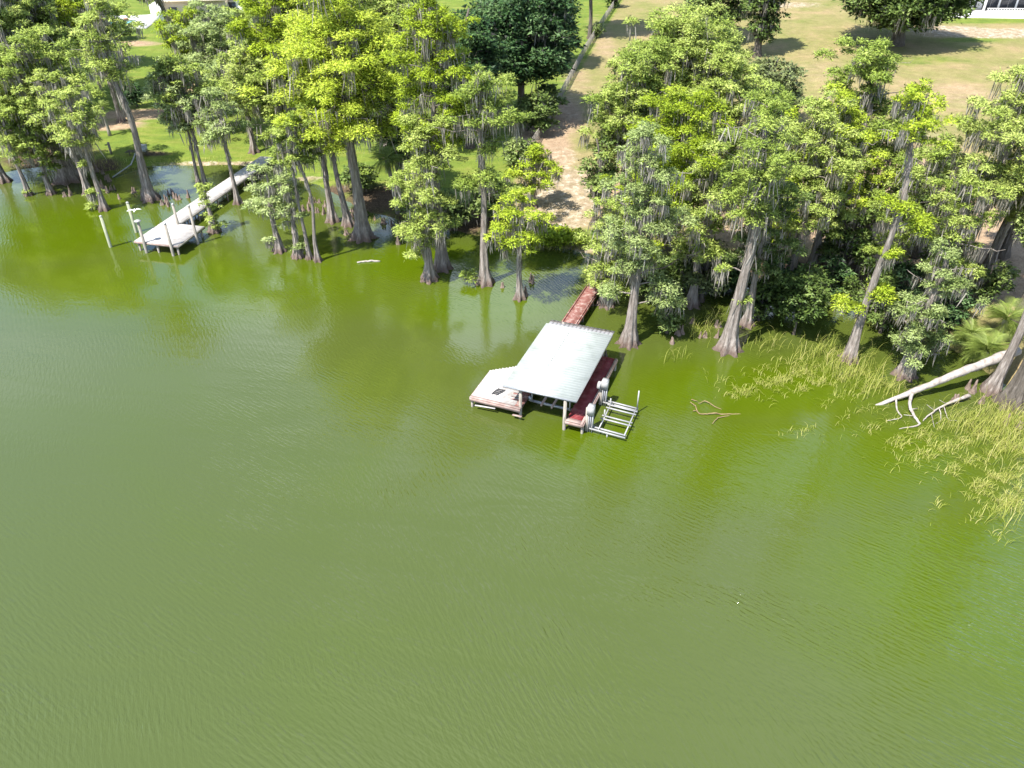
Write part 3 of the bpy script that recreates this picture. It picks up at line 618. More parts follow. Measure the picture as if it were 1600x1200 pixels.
cy('g', 1482, 470, 118, 300, 62, .8, .38, 'tall layered cypress at the edge of the dry lawn beside the dark oak')
oak('m', 1565, 400, 78, 250, 48, .9, .4, 'dark oak curtained with moss on the dry bank')
oak('d', 1590, 500, 235, 400, 55, 1.0, .35, 'moss-laden oak bough overhanging the palmetto')
cy('g', 1578, 632, 120, 330, 40, .9, .42, 'massive old cypress with a broken stub where the fallen trunk tore off', butt=1.1, dark=True)
cy('g', 1618, 652, 130, 330, 46, .8, .42, 'second massive cypress trunk beside the fallen one', butt=1.1, dark=True)
oak('d', 1612, 575, 345, 520, 40, 1.0, .3, 'low moss-hung oak behind the massive cypress trunks')
cy('g', 1548, 612, 180, 380, 30, .9, .30, 'slim dark stem beside the massive old cypress', lean=(.05, .02))

for (lf, u, v, vt, vb, hw, lb) in [('d', 1012, 470, 400, 462, 34, 'dark shrub in the shade behind the boathouse cypress'), ('d', 1065, 455, 375, 450, 36, 'dense shrub on the shaded bank beside the cone-footed cypress'), ('m', 1215, 478, 395, 470, 36, 'glossy shrub behind the big leafy cove shrub'),
        ('d', 1345, 492, 405, 485, 36, 'leafy shrub on the bank behind the tall thin cypress'), ('d', 1450, 470, 370, 462, 40, 'mossy shrub on the dry bank above the inlet'), ('d', 1375, 520, 455, 515, 26, 'low shrub at the cove behind the low bearded cypress'), ('d', 655, 352, 290, 348, 34, 'dark shrub on the shaded bank behind the layered cypress'),
        ('d', 705, 360, 300, 355, 30, 'leafy shrub on the bank beside the moss-draped cypress'), ('d', 560, 300, 255, 298, 26, 'low shrub in deep shade behind the huge forked cypress'), ('d', 960, 405, 335, 400, 38, 'leafy shrub on the bank behind the bulbous-footed cypress'), ('d', 1530, 470, 400, 465, 34, 'drooping shrub on the dry bank above the palmetto')]:
    shrub(lf, u, v, vt, vb, hw, lb, moss=.4)
cy('g', 1160, 400, 150, 320, 52, .8, .35, 'green cypress behind the tall skirted one in the middle of the stand')
cy('g', 1340, 420, 175, 330, 46, .7, .32, 'green cypress on the bank between the rounded one and the tall thin one')
cy('g', 1535, 440, 128, 330, 56, .8, .36, 'green cypress beside the dark moss-curtained oak')
cy('y', 1005, 440, 215, 380, 48, .9, .3, 'bright mossy cypress close behind the boathouse cypress')
cy('g', 1385, 470, 240, 400, 42, .9, .3, 'mossy cypress behind the tall thin one above the cove')
cy('y', 120, 110, -30, 60, 44, .6, .3, 'yellowish tree screening the pool terrace')
cy('g', 175, 105, 0, 70, 30, .7, .25, 'thin green tree in front of the pool terrace')
# ------------------------------------------------------------------ palms
def frond_mesh(L=1.7, n=22):
    mb = MB(); V = []; T = []
    def rp(t): return np.array([L * t * (1 - .12 * t), 0, L * (.42 * t - .62 * t * t)])
    mb.tube([rp(t) for t in np.linspace(0, 1, 5)], [.028, .024, .018, .012, .006], 4, False)
    for t in np.linspace(.25, 1, n):
        p = rp(t); ln = L * .46 * math.sin(math.pi * (t * .75 + .2)) + .08
        for s in (-1, 1):
            tip = p + np.array([ln * .75, s * ln * .72, -ln * .28]); w = np.array([.017, 0, 0])
            mb.add([p - w, p + w, tip], T=[(0, 1, 2)])
    V = np.concatenate(mb.V)
    q = mesh_np('frond', V, [np.concatenate(mb.Q), np.concatenate(mb.T)], M['frond'], False, np.clip(RNG.normal(.5, .22, len(V)), 0, 1))
    return q
FR = [frond_mesh(), frond_mesh(1.45, 19)]
def palm(name, bu, bv, H, nf, scale, label, cat, lean=(0, 0), rng=None):
    rng = np.random.default_rng(int(bu)); B = gat(bu, bv); r = empty(name, B, label, cat)
    top = np.array([lean[0] * H, lean[1] * H, H])
    if H > .8:
        MB().tube([top * t + [0, 0, -.3 * (t == 0)] for t in np.linspace(0, 1, 6)], [.26, .19, .17, .17, .19, .22], 10).build('trunk', M['grey_wood'], r, smooth=True)
    for i in range(nf):
        o = link('frond', FR[i % 2], r, top); o.rotation_euler = (rng.normal() * .2, -rng.uniform(-.55, .95), i * 2.4 + rng.normal() * .2)
        o.scale = (scale * rng.uniform(.8, 1.15),) * 3
    return r
palm('palm_tree', 622, 332, 5.2, 34, 1.15, 'shaded cabbage palm leaning on the bank behind the layered cypress', 'palm', (-.12, .05))
palm('palm_tree', 172, 212, 3.4, 24, .8, 'small palm on the lawn beside the great skirted cypress', 'palm')
palm('palmetto', 1535, 565, .9, 60, 1.1, 'yellow-green palmetto clump on the bank above the fallen trunk, largest of three', 'palmetto')
palm('palmetto', 1560, 528, 1.5, 54, 1.05, 'palmetto clump at the back of the largest one', 'palmetto')
palm('palmetto', 1510, 540, .8, 46, .9, 'palmetto clump at the inlet side of the largest one', 'palmetto')

# ------------------------------------------------------------------ cypress knees
def knee_mesh(seed):
    rng = np.random.default_rng(seed); mb = MB()
    for k in range(rng.integers(1, 4)):
        x, y = rng.normal(size=2) * .14 * (k > 0); h = rng.uniform(.55, 1.0) * (1 if k == 0 else .7); n = 7
        zs = np.array([-.3, 0, .25, .6, .88, 1.0]) * h
        mb.tube([(x + rng.normal() * .015, y + rng.normal() * .015, z) for z in zs], np.array([.2, .18, .12, .075, .05, .012]) * (0.8 + .4 * h), n, True, 1 + .16 * rng.normal(size=(6, n)))
    return mb.mesh('cypress_knee', M['knee'], True)
KN = [knee_mesh(s) for s in range(6)]
KG = [('cypress knee in the small cluster between the great skirted cypress and the pier', 'knees in the left bay', [(103, 307), (111, 305), (165, 281), (172, 283), (168, 300), (175, 297), (157, 291), (162, 297), (187, 311), (152, 268), (160, 272), (145, 276)]),
      ('cypress knee standing in open water beside the tall bare trunk and the pale pier', 'knees beside the pier', [(208, 301), (222, 307), (255, 320), (260, 318), (263, 323), (269, 304), (277, 312), (295, 309), (272, 309)]),
      ('cypress knee in the blue shaded water around the flared red foot', 'knees in the blue shade', [(490, 317), (497, 332), (482, 327), (500, 317), (506, 334), (484, 318), (475, 330), (508, 322), (544, 340), (552, 330), (560, 338), (586, 344), (572, 336), (598, 350), (612, 352), (540, 366)]),
      ('lone stubby cypress knee between the huge forked cypress and the layered cypress', None, [(622, 382)]),
      ('cypress knee beside the small umbrella-topped cypress', 'knees by the umbrella cypress', [(786, 449), (829, 440), (822, 462)]),
      ('pointed cypress knee among the reed tufts near the pale skirted cypress', 'knees by the skirted cypress', [(1100, 527), (1120, 511), (1121, 528), (1049, 536), (1060, 523), (1083, 505)]),
      ('cypress knee half hidden behind the boathouse roof', None, [(946, 560)]),
      ('cypress knee under the massive old cypress by the fallen trunk', 'knees under the fallen trunk', [(1494, 628), (1571, 662), (1532, 630), (1520, 612), (1590, 668), (1503, 520)])]
ki = 0
for lab, grp, pts in KG:
    for (u, v) in pts:
        B = at(u, v); z = max(0.0, float(ground_z(B[0], B[1]))); o = link('cypress_knee', KN[ki % 6], None, (B[0], B[1], z), ki * 1.3); ki += 1
        s = 0.75 + 0.45 * ((ki * 37) % 11) / 11; o.scale = (s, s, s * 1.05); tag(o, lab, 'cypress knee', grp)

# ------------------------------------------------------------------ boathouse dock.  local frame: y runs along the walkway to the shore, x to its right
DA = math.atan2(-0.3737, 0.9276)
DO = (3.6955, 37.373, 0)
dock = empty('boathouse_dock', DO, 'roofed boat dock with a pale metal roof, red decks and a walkway to the bank', 'boat dock', rz=DA)
DZ = .80
def planks(name, mat, x0, x1, y0, y1, z, across=True, w=.14, gap=.012, t=.04, parent=dock, poly=None, jit=.004, seed=3):
    rng = np.random.default_rng(seed); mb = MB()
    a, b = (y0, y1) if across else (x0, x1)
    n = int((b - a) / w)
    w = (b - a) / n
    for i in range(n):
        p = a + i * w; q = p + w - gap; dz = rng.normal() * jit; e0, e1 = rng.normal(size=2) * .012
        if across:
            xa, xb = x0, x1
            if poly: xa, xb = poly((p + q) / 2)
            mb.box(xa + e0, xb + e1, p, q, z - t + dz, z + dz)
        else: mb.box(p, q, y0 + e0, y1 + e1, z - t + dz, z + dz)
    o = mb.build(name, mat, parent); tag(o, kind='stuff'); return o
XL, XI, XR0, XR1 = -4.5, -3.4, -.40, .72
planks('walkway_decking', M['red_walk'], XL, XI + .06, 8.75, 18.6, DZ, seed=1)['label'] = 'worn red boards of the walkway'
planks('side_decking', M['red_deck'], XR0, XR1 - .16, .30, 7.85, DZ, seed=2)['label'] = 'dark red boards beside the boat lift'
planks('inner_decking', M['red_walk'], XL + .05, XI, .25, 8.72, DZ, seed=4)
planks('cross_decking', M['red_deck'], XI + .02, XR0 - .02, 7.3, 8.7, DZ, False, seed=5)
planks('platform_decking', M['pale_deck'], -6.9, XL + .03, .20, 4.6, DZ + .004, seed=6, poly=lambda y: (-6.9 if y < 3.3 else -6.9 + (y - 3.3) * 1.30, XL + .62 - .62 * min(1, max(0, (y - .9) / 1.6)) if y < 2.5 else XL + .03))['label'] = 'sun-bleached boards of the side platform'
# border boards
for nm, a, b, w, h, mt in [('edge_board', (XR1 - .08, -.10, DZ + .006), (XR1 - .08, 7.84, DZ + .006), .15, .05, 'pink_deck'), ('edge_board', (XR0, .10, DZ + .008), (XR1 - .17, .10, DZ + .008), .34, .05, 'pink_deck'),
                           ('edge_board', (-6.9, .06, DZ + .01), (-3.42, .06, DZ + .01), .24, .05, 'pink_deck'),
                           ('fascia_board', (-6.9, -.06, DZ - .14), (-3.42, -.06, DZ - .14), .045, .22, 'pink_deck'), ('fascia_board', (XR0 - .02, -.09, DZ - .14), (XR1, -.09, DZ - .14), .045, .22, 'pink_deck'),
                           ('fascia_board', (XR1 + .02, -.06, DZ - .14), (XR1 + .02, 7.84, DZ - .14), .045, .2, 'pink_deck'), ('fascia_board', (-6.93, .0, DZ - .14), (-6.93, 3.3, DZ - .14), .045, .2, 'pink_deck'),
                           ('fascia_board', (XL - .03, 4.7, DZ - .13), (XL - .03, 18.6, DZ - .13), .045, .2, 'red_walk'), ('fascia_board', (XI + .09, 8.8, DZ - .13), (XI + .09, 18.6, DZ - .13), .045, .2, 'red_walk'),
                           ('curb_rail', (XL + .06, 8.9, DZ + .05), (XL + .06, 18.6, DZ + .05), .07, .07, 'red_walk'), ('curb_rail', (XI, 8.9, DZ + .05), (XI, 18.6, DZ + .05), .07, .07, 'red_walk'),
                           ('stringer', (-5.7, .2, DZ - .15), (-5.7, 3.9, DZ - .15), .08, .2, 'dark_wood'), ('stringer', (XI - .1, .1, DZ - .16), (XI - .1, 8.7, DZ - .16), .08, .2, 'dark_wood'), ('stringer', (XR0 + .06, 0, DZ - .16), (XR0 + .06, 7.8, DZ - .16), .08, .2, 'dark_wood'),
                           ('loose_board', (-6.5, -.14, .34), (-5.1, -.10, .44), .10, .05, 'pale_deck'), ('loose_board', (-3.9, -.12, .30), (-3.25, -.16, .36), .14, .05, 'pink_deck')]:
    MB().bar(a, b, w, h).build(nm, M[mt], dock)
for (x, y, zt) in [(-3.5, .22, 2.28), (-.50, .05, 2.25), (-3.5, 4.3, 2.4), (-.5, 4.3, 2.4), (-3.5, 8.4, 2.5), (-.5, 8.4, 2.5), (-6.8, .1, DZ - .05), (-6.8, 3.1, DZ - .05), (XR1 - .06, .1, DZ - .05), (XR1 - .06, 7.6, DZ - .05)]:
    MB().tube([(x, y, -1.2), (x, y, 0), (x, y, zt)], [.12, .11, .10] if zt > 1 else [.09, .09, .09], 10).build('post', M['grey_wood'], dock, smooth=True)
for y in np.arange(10.5, 18.6, 2.6):
    for x in (XL + .1, XI - .05):
        MB().tube([(x, y, -1.2), (x, y, DZ - .05)], .09, 8).build('post', M['dark_wood'], dock, smooth=True)
    MB().bar((XL, y, DZ - .17), (XI + .06, y, DZ - .17), .08, .18).build('cross_beam', M['dark_wood'], dock)
# roof: ribbed metal panels on beams
rx0, rx1, ry0, ry1 = -4.58, .20, 0.0, 8.66
def rz_(x, y): return 2.33 + .018 * y + 0.02 * (x - rx0)
roof = MB()
for y in (.25, 4.3, 8.4): roof.bar((rx0 + .1, y, rz_(rx0, y) - .12), (rx1 - .1, y, rz_(rx1, y) - .12), .08, .16)
for x in (-3.5, -.5): roof.bar((x, .05, rz_(x, 0) - .14), (x, 8.6, rz_(x, 8.6) - .14), .08, .14)
roof = roof.build('roof', M['dark_wood'], dock)
npan = 10
for i in range(npan):
    y0 = ry0 + (ry1 - .75 - ry0) * i / npan; y1 = ry0 + (ry1 - .75 - ry0) * (i + 1) / npan
    mb = MB(); pr = []
    prof = [(0, 0), (.02, .006), (.07, .006), (.09, 0), (.30, .0), (.32, .005), (.36, .005), (.38, 0), (.64, 0), (.66, .005), (.70, .005), (.72, 0), (1, 0)]
    ov = .012
    for (t, dz) in prof:
        y = y0 + (y1 - y0 + ov) * t
        for x in (rx0, rx1): pr.append((x, y, rz_(x, y) + dz + .004 * (i % 2)))
    top = np.array(pr); bot = top - [0, 0, .012]; n = len(prof)
    Q = [(2 * k, 2 * k + 1, 2 * k + 3, 2 * k + 2) for k in range(n - 1)] + [(2 * n + 2 * k, 2 * n + 2 * k + 2, 2 * n + 2 * k + 3, 2 * n + 2 * k + 1) for k in range(n - 1)]
    Q += [(2 * k, 2 * k + 2, 2 * n + 2 * k + 2, 2 * n + 2 * k) for k in range(n - 1)] + [(2 * k + 1, 2 * n + 2 * k + 1, 2 * n + 2 * k + 3, 2 * k + 3) for k in range(n - 1)]
    mb.add(np.concatenate([top, bot]), Q); mb.build('roof_panel', M['roof'], roof)
mb = MB()                                                   # the greyer end strip that tips down towards the bank
for i in range(16):
    x0 = rx0 + .15 + (rx1 - rx0 - .15) * i / 16; x1 = rx0 + .15 + (rx1 - rx0 - .15) * (i + .94) / 16
    ya, yb = ry1 - .76, ry1 - .02; za, zb_ = rz_(x0, ya) - .005, rz_(x0, yb) - .10
    mb.add([(x0, ya, za), (x1, ya, za), (x1, yb, zb_), (x0, yb, zb_), (x0, ya, za - .02), (x1, ya, za - .02), (x1, yb, zb_ - .02), (x0, yb, zb_ - .02)], [(0, 1, 2, 3), (4, 7, 6, 5), (0, 4, 5, 1), (1, 5, 6, 2), (2, 6, 7, 3), (3, 7, 4, 0)])
mb.build('end_strip', M['roof_edge'], roof)
MB().bar((rx0 - .02, -.03, rz_(rx0, 0) - .06), (rx1 + .02, -.03, rz_(rx1, 0) - .06), .03, .12).build('front_trim', M['grey_metal'], roof)
MB().bar((rx1 + .025, 0, rz_(rx1, 0) - .05), (rx1 + .025, ry1 - .8, rz_(rx1, ry1 - .8) - .05), .03, .10).build('side_trim', M['roof_edge'], roof)
mb = MB()
for k in range(26):
    x = rx0 + 1.9 + k * .112; mb.box(x - .03, x + .03, ry1 - 1.02, ry1 - .99, rz_(x, ry1 - 1) + .004, rz_(x, ry1 - 1) + .03)
for k in range(18):
    y = 3.0 + k * .27; mb.box(-2.69, -2.665, y, y + .10, rz_(-2.68, y) + .004, rz_(-2.68, y) + .035)
tag(mb.build('roof_screws', M['roof_edge'], roof), kind='stuff')

# cradle lift hanging in the slip
lift = empty('boat_lift', DO, 'empty cradle boat lift hanging under the pale metal roof', 'boat lift', rz=DA)
for y in (1.5, 5.2): MB().bar((-3.3, y, .50), (-.45, y, .50), .12, .14).build('cross_beam', M['grey_metal'], lift)
for x in (-2.35, -1.65): MB().bar((x, .9, .78), (x - .02, 6.2, .66), .10, .16).build('bunk', M['pink_deck'], lift)
for x, y in ((-3.2, 1.5), (-.62, 1.45), (-3.2, 5.2), (-.62, 5.2)):
    MB().tube([(x, y, .45), (x, y, 2.1)], .045, 8).build('guide_post', M['white_plastic'], lift, smooth=True)
MB().tube([(-3.3, 1.42, .58), (-3.3, 1.42, .86)], [.12, .09], 10).build('pulley_block', M['grey_metal'], lift, smooth=True)

# small two-post lift beside the red deck
l2 = empty('watercraft_lift', DO, 'white two-post watercraft lift with open cradle beside the red deck', 'boat lift', rz=DA)
for (x, y) in ((1.0, 3.44), (.98, .49)):
    MB().tube([(x - .17, y, -1.2), (x - .17, y, 1.75)], .10, 10).build('piling', M['grey_wood'], l2, smooth=True)
    p = MB(); p.box(x - .05, x - .01, y - .16, y + .16, -.2, 1.35); p.box(x + .19, x + .23, y - .16, y + .16, -.2, 1.35); p.box(x - .01, x + .19, y + .13, y + .16, -.2, 1.35); p.build('channel', M['white_metal'], l2)
    MB().bar((x + .08, y - .1, .0), (x + .08, y - .1, 1.3), .05, .05).build('lift_screw', M['grey_metal'], l2)
    b = MB(); b.box(x - .15, x + .26, y - .22, y + .22, 1.36, 1.95); b.box(x - .12, x + .23, y - .19, y + .19, 1.95, 2.0); b.build('motor_box', M['white_plastic'], l2)
    for dy in (-.12, .12): MB().bar((x + .05, y + dy, .30), (3.35, y + dy - .1, .30), .08, .10).build('arm', M['white_metal'], l2)
MB().tube([(.62, 3.34, 1.55), (.82, 3.34, 1.55)], .26, 14).build('winch_wheel', M['white_plastic'], l2, smooth=False)
MB().bar((.74, 3.34, 1.55), (1.0, 3.44, 1.6), .08, .08).build('winch_bracket', M['grey_metal'], l2)
for x in (1.62, 3.26): MB().bar((x, .36, .40), (x, 3.42, .40), .07, .07).build('side_rail', M['white_metal'], l2)
for y in (2.95, 2.62, 1.72, 1.40): MB().bar((1.45, y, .48), (3.42, y - .06, .48), .09, .07).build('bunk', M['white_metal'], l2)
for (x, y, h) in ((3.28, 3.40, 1.75), (1.62, 2.98, .98), (1.60, 1.70, .98), (2.2, .34, .0)):
    MB().tube([(x, y, .3), (x, y, h)] if h > .3 else [(x, y, -.2), (x, y, .3)], .045, 8).build('guide_post', M['white_plastic'], l2, smooth=True)
# dark bracket on the pale platform
br = empty('folding_ladder', (0, 0, 0), 'small dark folded boarding ladder lying on the pale dock platform', 'ladder')
wM = Matrix.Translation(DO) @ Matrix.Rotation(DA, 4, 'Z')
br.location = wM @ Vector((-5.4, 1.05, DZ + .03)); br.rotation_euler = (0, 0, DA)
for dx in (-.22, .22): MB().tube([(dx * .7 - .15, -.28, .03), (dx, .1, .05), (dx + .12, .42, .04)], .028, 6).build('side_rail', M['black'], br)
for k in range(4): MB().bar((-.26 + k * .05, -.2 + k * .18, .05), (.12 + k * .05, -.2 + k * .18, .05), .07, .03).build('rung', M['black'], br)

# ------------------------------------------------------------------ pale pier on the left
PA = math.atan2(-0.226, 0.974)
PO = (-33.67, 63.25, 0)
pier = empty('pier', PO, 'long pale wooden pier with a square platform and tall pilings', 'pier', rz=PA)
PZ = .98; PW = 4.35; PL = 4.3; WW = 1.8; LEN = 23.2
planks('platform_decking', M['pale_deck'], 0, PW, 0, PL, PZ, parent=pier, seed=11)
planks('walkway_decking', M['pale_deck'], 0, WW, PL + .01, LEN, PZ, parent=pier, seed=12)
for nm, a, b in [('fascia_board', (-.02, -.03, PZ - .13), (PW + .02, -.03, PZ - .13)), ('fascia_board', (PW + .03, -.05, PZ - .13), (PW + .03, PL, PZ - .13)), ('fascia_board', (-.03, 0, PZ - .13), (-.03, LEN, PZ - .13)),
                 ('fascia_board', (WW + .03, PL, PZ - .13), (WW + .03, LEN, PZ - .13)), ('fascia_board', (WW + .06, PL + .03, PZ - .13), (PW, PL + .03, PZ - .13))]:
    MB().bar(a, b, .045, .17).build(nm, M['pink_deck'] if nm == 'fascia_board' and a[1] < 0 and b[1] < 0 else M['grey_wood'], pier)
for y in np.arange(5.6, LEN, 1.75):
    for x in (.06, WW - .02):
        zb = float(ground_z(*(np.array(PO[:2]) + x * np.array([.974, -.226]) + y * np.array([.226, .974]))))
        MB().tube([(x, y, min(-.3, zb - .3)), (x, y, PZ - .05)], .075, 8).build('post', M['dark_wood'], pier, smooth=True)
    MB().bar((0, y, PZ - .2), (WW, y, PZ - .2), .08, .16).build('cross_beam', M['dark_wood'], pier)
for (x, y, zt, wc) in [(1.08, -.12, 3.0, 1), (3.75, -.12, 3.0, 0), (1.72, 4.15, 2.9, 0), (4.5, 2.6, 3.6, 0)]:
    o = MB().tube([(x, y, -1.2), (x, y, 0), (x, y, zt)], [.14, .135, .115], 10).build('piling', M['grey_wood'], pier, smooth=True)
    MB().tube([(x, y, zt), (x, y, zt + .05), (x, y, zt + .16)], [.30, .30, .04] if wc else [.13, .13, .02], 12).build('cap', M['white_plastic'], o)
for (x, y) in ((.25, .2), (4.1, .2), (.25, 4.0), (4.1, 4.0), (2.1, .2), (2.1, 4)): MB().tube([(x, y, -1.2), (x, y, PZ - .05)], .1, 8).build('post', M['grey_wood'], pier, smooth=True)
for lab, u, v, h in (('lone mooring piling in open water off the pier platform', 173, 386, 2.95), ('lone mooring piling with white bird gliding beside it', 213, 363, 2.92)):
    B = at(u, v); e = empty('mooring_piling', B, lab, 'piling')
    MB().tube([(0, 0, -1.2), (0, 0, 0), (0, 0, h)], [.15, .145, .125], 10).build('post', M['green_post'], e, smooth=True)
    MB().tube([(0, 0, h), (0, 0, h + .04), (0, 0, h + .12)], [.14, .14, .02], 10).build('cap', M['white_plastic'], e)
# gliding bird
B = at_y(210, 329, 66.6); bd = empty('bird', B, 'white bird gliding with spread wings beside the mooring piling', 'bird', rz=.35)
m = MB(); m.tube([(0, -.26, .02), (0, -.18, .03), (0, -.05, .0), (0, .14, 0), (0, .25, .03), (0, .31, .045), (0, .36, .04)], [.015, .04, .075, .06, .04, .042, .012], 8); m.build('body', M['feather'], bd, smooth=True)
for s in (-1, 1):
    top = np.array([(s * .05, .12, .05), (s * .05, -.09, .04), (s * .3, -.07, .13), (s * .3, .13, .14), (s * .62, -.16, .08), (s * .60, -.04, .09)]); bot = top - [0, 0, .018]
    MB().add(np.concatenate([top, bot]), [(0, 1, 2, 3), (3, 2, 4, 5), (6, 9, 8, 7), (9, 11, 10, 8), (1, 7, 8, 2), (2, 8, 10, 4), (0, 3, 9, 6), (3, 5, 11, 9), (4, 10, 11, 5), (0, 6, 7, 1)]).build('wing', M['feather'], bd)
MB().add([(-.07, -.40, .03), (.07, -.40, .03), (.02, -.2, .035), (-.02, -.2, .035), (-.07, -.40, .015), (.07, -.40, .015), (.02, -.2, .01), (-.02, -.2, .01)], [(0, 1, 2, 3), (4, 7, 6, 5), (0, 4, 5, 1), (1, 5, 6, 2), (3, 2, 6, 7), (0, 3, 7, 4)]).build('tail', M['feather'], bd)
MB().tube([(0, .35, .04), (0, .42, .025)], [.014, .003], 6).build('beak', M['beak'], bd)

# ------------------------------------------------------------------ dead wood
def curvy(P, k=5, seed=0):
    P = np.array(P, float)
    if len(P) < 3: return P
    Q = np.concatenate([[2 * P[0] - P[1]], P, [2 * P[-1] - P[-2]]]); out = []; rng = np.random.default_rng(seed + 5)
    for i in range(1, len(Q) - 2):
        for t in np.arange(k) / k:
            a, b, c, d = Q[i - 1:i + 3]
            out.append(.5 * ((2 * b) + (c - a) * t + (2 * a - 5 * b + 4 * c - d) * t * t + (3 * b - a - 3 * c + d) * t ** 3))
    out.append(P[-1]); out = np.array(out); out[1:-1] += rng.normal(size=(len(out) - 2, 3)) * .015
    return out
def log_obj(name, pts, rad, mat, label, cat, branches=(), n=10, seed=1):
    rng = np.random.default_rng(seed); pts = np.array(pts, float); o = pts[0].copy(); e = empty(name, o, label, cat)
    P = curvy(pts - o, 6, seed); R = np.interp(np.linspace(0, 1, len(P)), np.linspace(0, 1, len(pts)), rad)
    MB().tube(P, R, n, True, 1 + .09 * rng.normal(size=(len(P), n))).build('trunk' if n > 6 else 'stem', mat, e, smooth=True)
    for bp, brad in branches:
        n0 = len(bp); bp = curvy(np.array(bp, float) - o, 5, int(abs(bp[0][0]) * 100) % 97); brad = np.interp(np.linspace(0, 1, len(bp)), np.linspace(0, 1, n0), brad)
        MB().tube(bp, brad, 6).build('branch', mat, e, smooth=True)
    return e
a = at(1372, 632); b = at(1470, 625); tipz = at_y(1590, 548, 43.0)
t0 = np.array([a[0], a[1], -.05]); t1 = tipz; dv = t1 - t0
f = lambda t, dz=0: t0 + dv * t + np.array([0, 0, dz])
j1, j2, j3 = f(.12), f(.26), f(.30)
def wp(u, v, z=0.05): return at(u, v, z)
log_obj('fallen_tree', [f(-.02), f(.25), f(.5, .05), f(.78, .08), f(1.0)], [.10, .20, .25, .29, .34], M['deadwood'], 'bleached fallen tree trunk propped from the massive cypress down into the reeds', 'fallen tree',
        [([f(.13), wp(1402, 641), wp(1408, 652), wp(1386, 657)], [.07, .05, .04, .02]), ([f(.25), wp(1421, 632, .35), wp(1430, 652, .1), wp(1436, 664), wp(1405, 670, .02)], [.12, .10, .09, .06, .02]), ([wp(1421, 640, .25), wp(1434, 638, .2)], [.04, .02]), ([wp(1428, 650, .15), wp(1412, 648, .2)], [.03, .015])], seed=5)
log_obj('dead_branch', [wp(1515, 618, .35), wp(1490, 627, .3), wp(1468, 637, .25), wp(1448, 651, .12), wp(1442, 658, .05)], [.13, .09, .06, .045, .02], M['deadwood'], 'forked dead branch lying in the reeds under the fallen trunk', 'branch',
        [([wp(1468, 637, .25), wp(1470, 655, .1), wp(1462, 662, .05)], [.035, .025, .01]), ([wp(1480, 632, .28), wp(1468, 625, .6)], [.03, .01]), ([wp(1475, 635, .25), wp(1482, 655, .1), wp(1495, 657, .05)], [.03, .02, .01]), ([wp(1460, 642, .2), wp(1448, 632, .5)], [.025, .01]), ([wp(1455, 646, .18), wp(1460, 668, .05)], [.025, .01])], 8, 6)
log_obj('sunken_branch', [wp(1078, 628, .10), wp(1086, 634, .12), wp(1093, 646, .06), wp(1112, 646, .10), wp(1135, 647, .03), wp(1165, 647, -.04)], [.02, .035, .035, .04, .035, .02], M['stick'], 'branching stick half sunk in the green water near the lift', 'branch',
        [([wp(1091, 630, .1), wp(1103, 627, .14), wp(1120, 637, .05), wp(1130, 641, -.05)], [.02, .035, .025, .015]), ([wp(1113, 662, .08), wp(1122, 653, .10), wp(1140, 649, .0)], [.015, .03, .03]), ([wp(1083, 642, .1), wp(1090, 641, .08)], [.03, .02]), ([wp(1080, 624, .1), wp(1090, 627, .1)], [.03, .02])], 6, 7)
log_obj('floating_stick', [wp(558, 410), wp(575, 408, .06), wp(594, 408, .04)], [.07, .10, .06], M['deadwood'], 'short pale stick floating before the huge forked cypress', 'stick', n=6, seed=8)
log_obj('bank_log', [wp(1463, 520, .25), wp(1472, 528, .3), wp(1490, 537, .2), wp(1500, 545, .1)], [.16, .15, .12, .08], M['deadwood'], 'small pale log at the inlet below the palmetto', 'log', n=8, seed=9)
log_obj('hanging_branch', [at_y(640, 405, 59.5) * 1, at_y(646, 388, 59.8), at_y(652, 375, 60.2)], [.02, .035, .04], M['deadwood'], 'bare twig dropping to the water beside the layered cypress', 'branch', n=6, seed=10)
log_obj('bare_limb', [at_y(1060, 405, 51), at_y(1038, 418, 50.6), at_y(1015, 422, 50.2), at_y(995, 430, 50)], [.03, .05, .06, .08], M['bark'], 'bare pale limb beside the mossy boathouse cypress', 'branch', n=6, seed=11)

# ------------------------------------------------------------------ pump on the left bank
P0 = gat(221, 243); pm = empty('irrigation_pump', P0, 'grey irrigation pump box on a dark timber rack at the lawn edge', 'pump')
MB().box(-.15, .75, -.3, .35, .55, 1.15).build('pump_box', M['box_grey'], pm); MB().box(-.19, .79, -.34, .39, 1.152, 1.2).build('lid', M['white_plastic'], pm)
for x in (-1.3, -.3, .7): MB().bar((x, 0, -.3), (x, 0, .52), .1, .1).build('leg', M['dark_wood'], pm)
for y in (-.35, 0, .35): MB().bar((-1.6, y, .50), (1.0, y, .50), .12, .06).build('rack_board', M['dark_wood'], pm)
pts = [P0 + [-.2, -.35, .62], gat(213, 247) + [0, 0, .45], gat(206, 262) + [0, 0, .35], at(176, 277, .03)]
pp = empty('intake_pipe', pts[-1], 'white bent pipe running from the pump into the lake', 'pipe')
MB().tube(np.array(pts) - pts[-1], .07, 8).build('pipe', M['white_plastic'], pp, smooth=True)
for q in pts[1:3]: MB().tube(np.array([q - pts[-1] + [-.07, .03, 0], q - pts[-1] + [.07, -.03, 0]]), .10, 8).build('elbow', M['white_plastic'], pp, smooth=True)
Bp = gat(174, 240); e = empty('stump_post', Bp, 'short old timber post on the lawn near the pump', 'post'); MB().bar((0, 0, -.2), (0, 0, 1.3), .2, .2).build('post', M['grey_wood'], e); MB().bar((-.45, 0, 1.0), (.1, 0, 1.05), .1, .1).build('arm', M['dark_wood'], e)

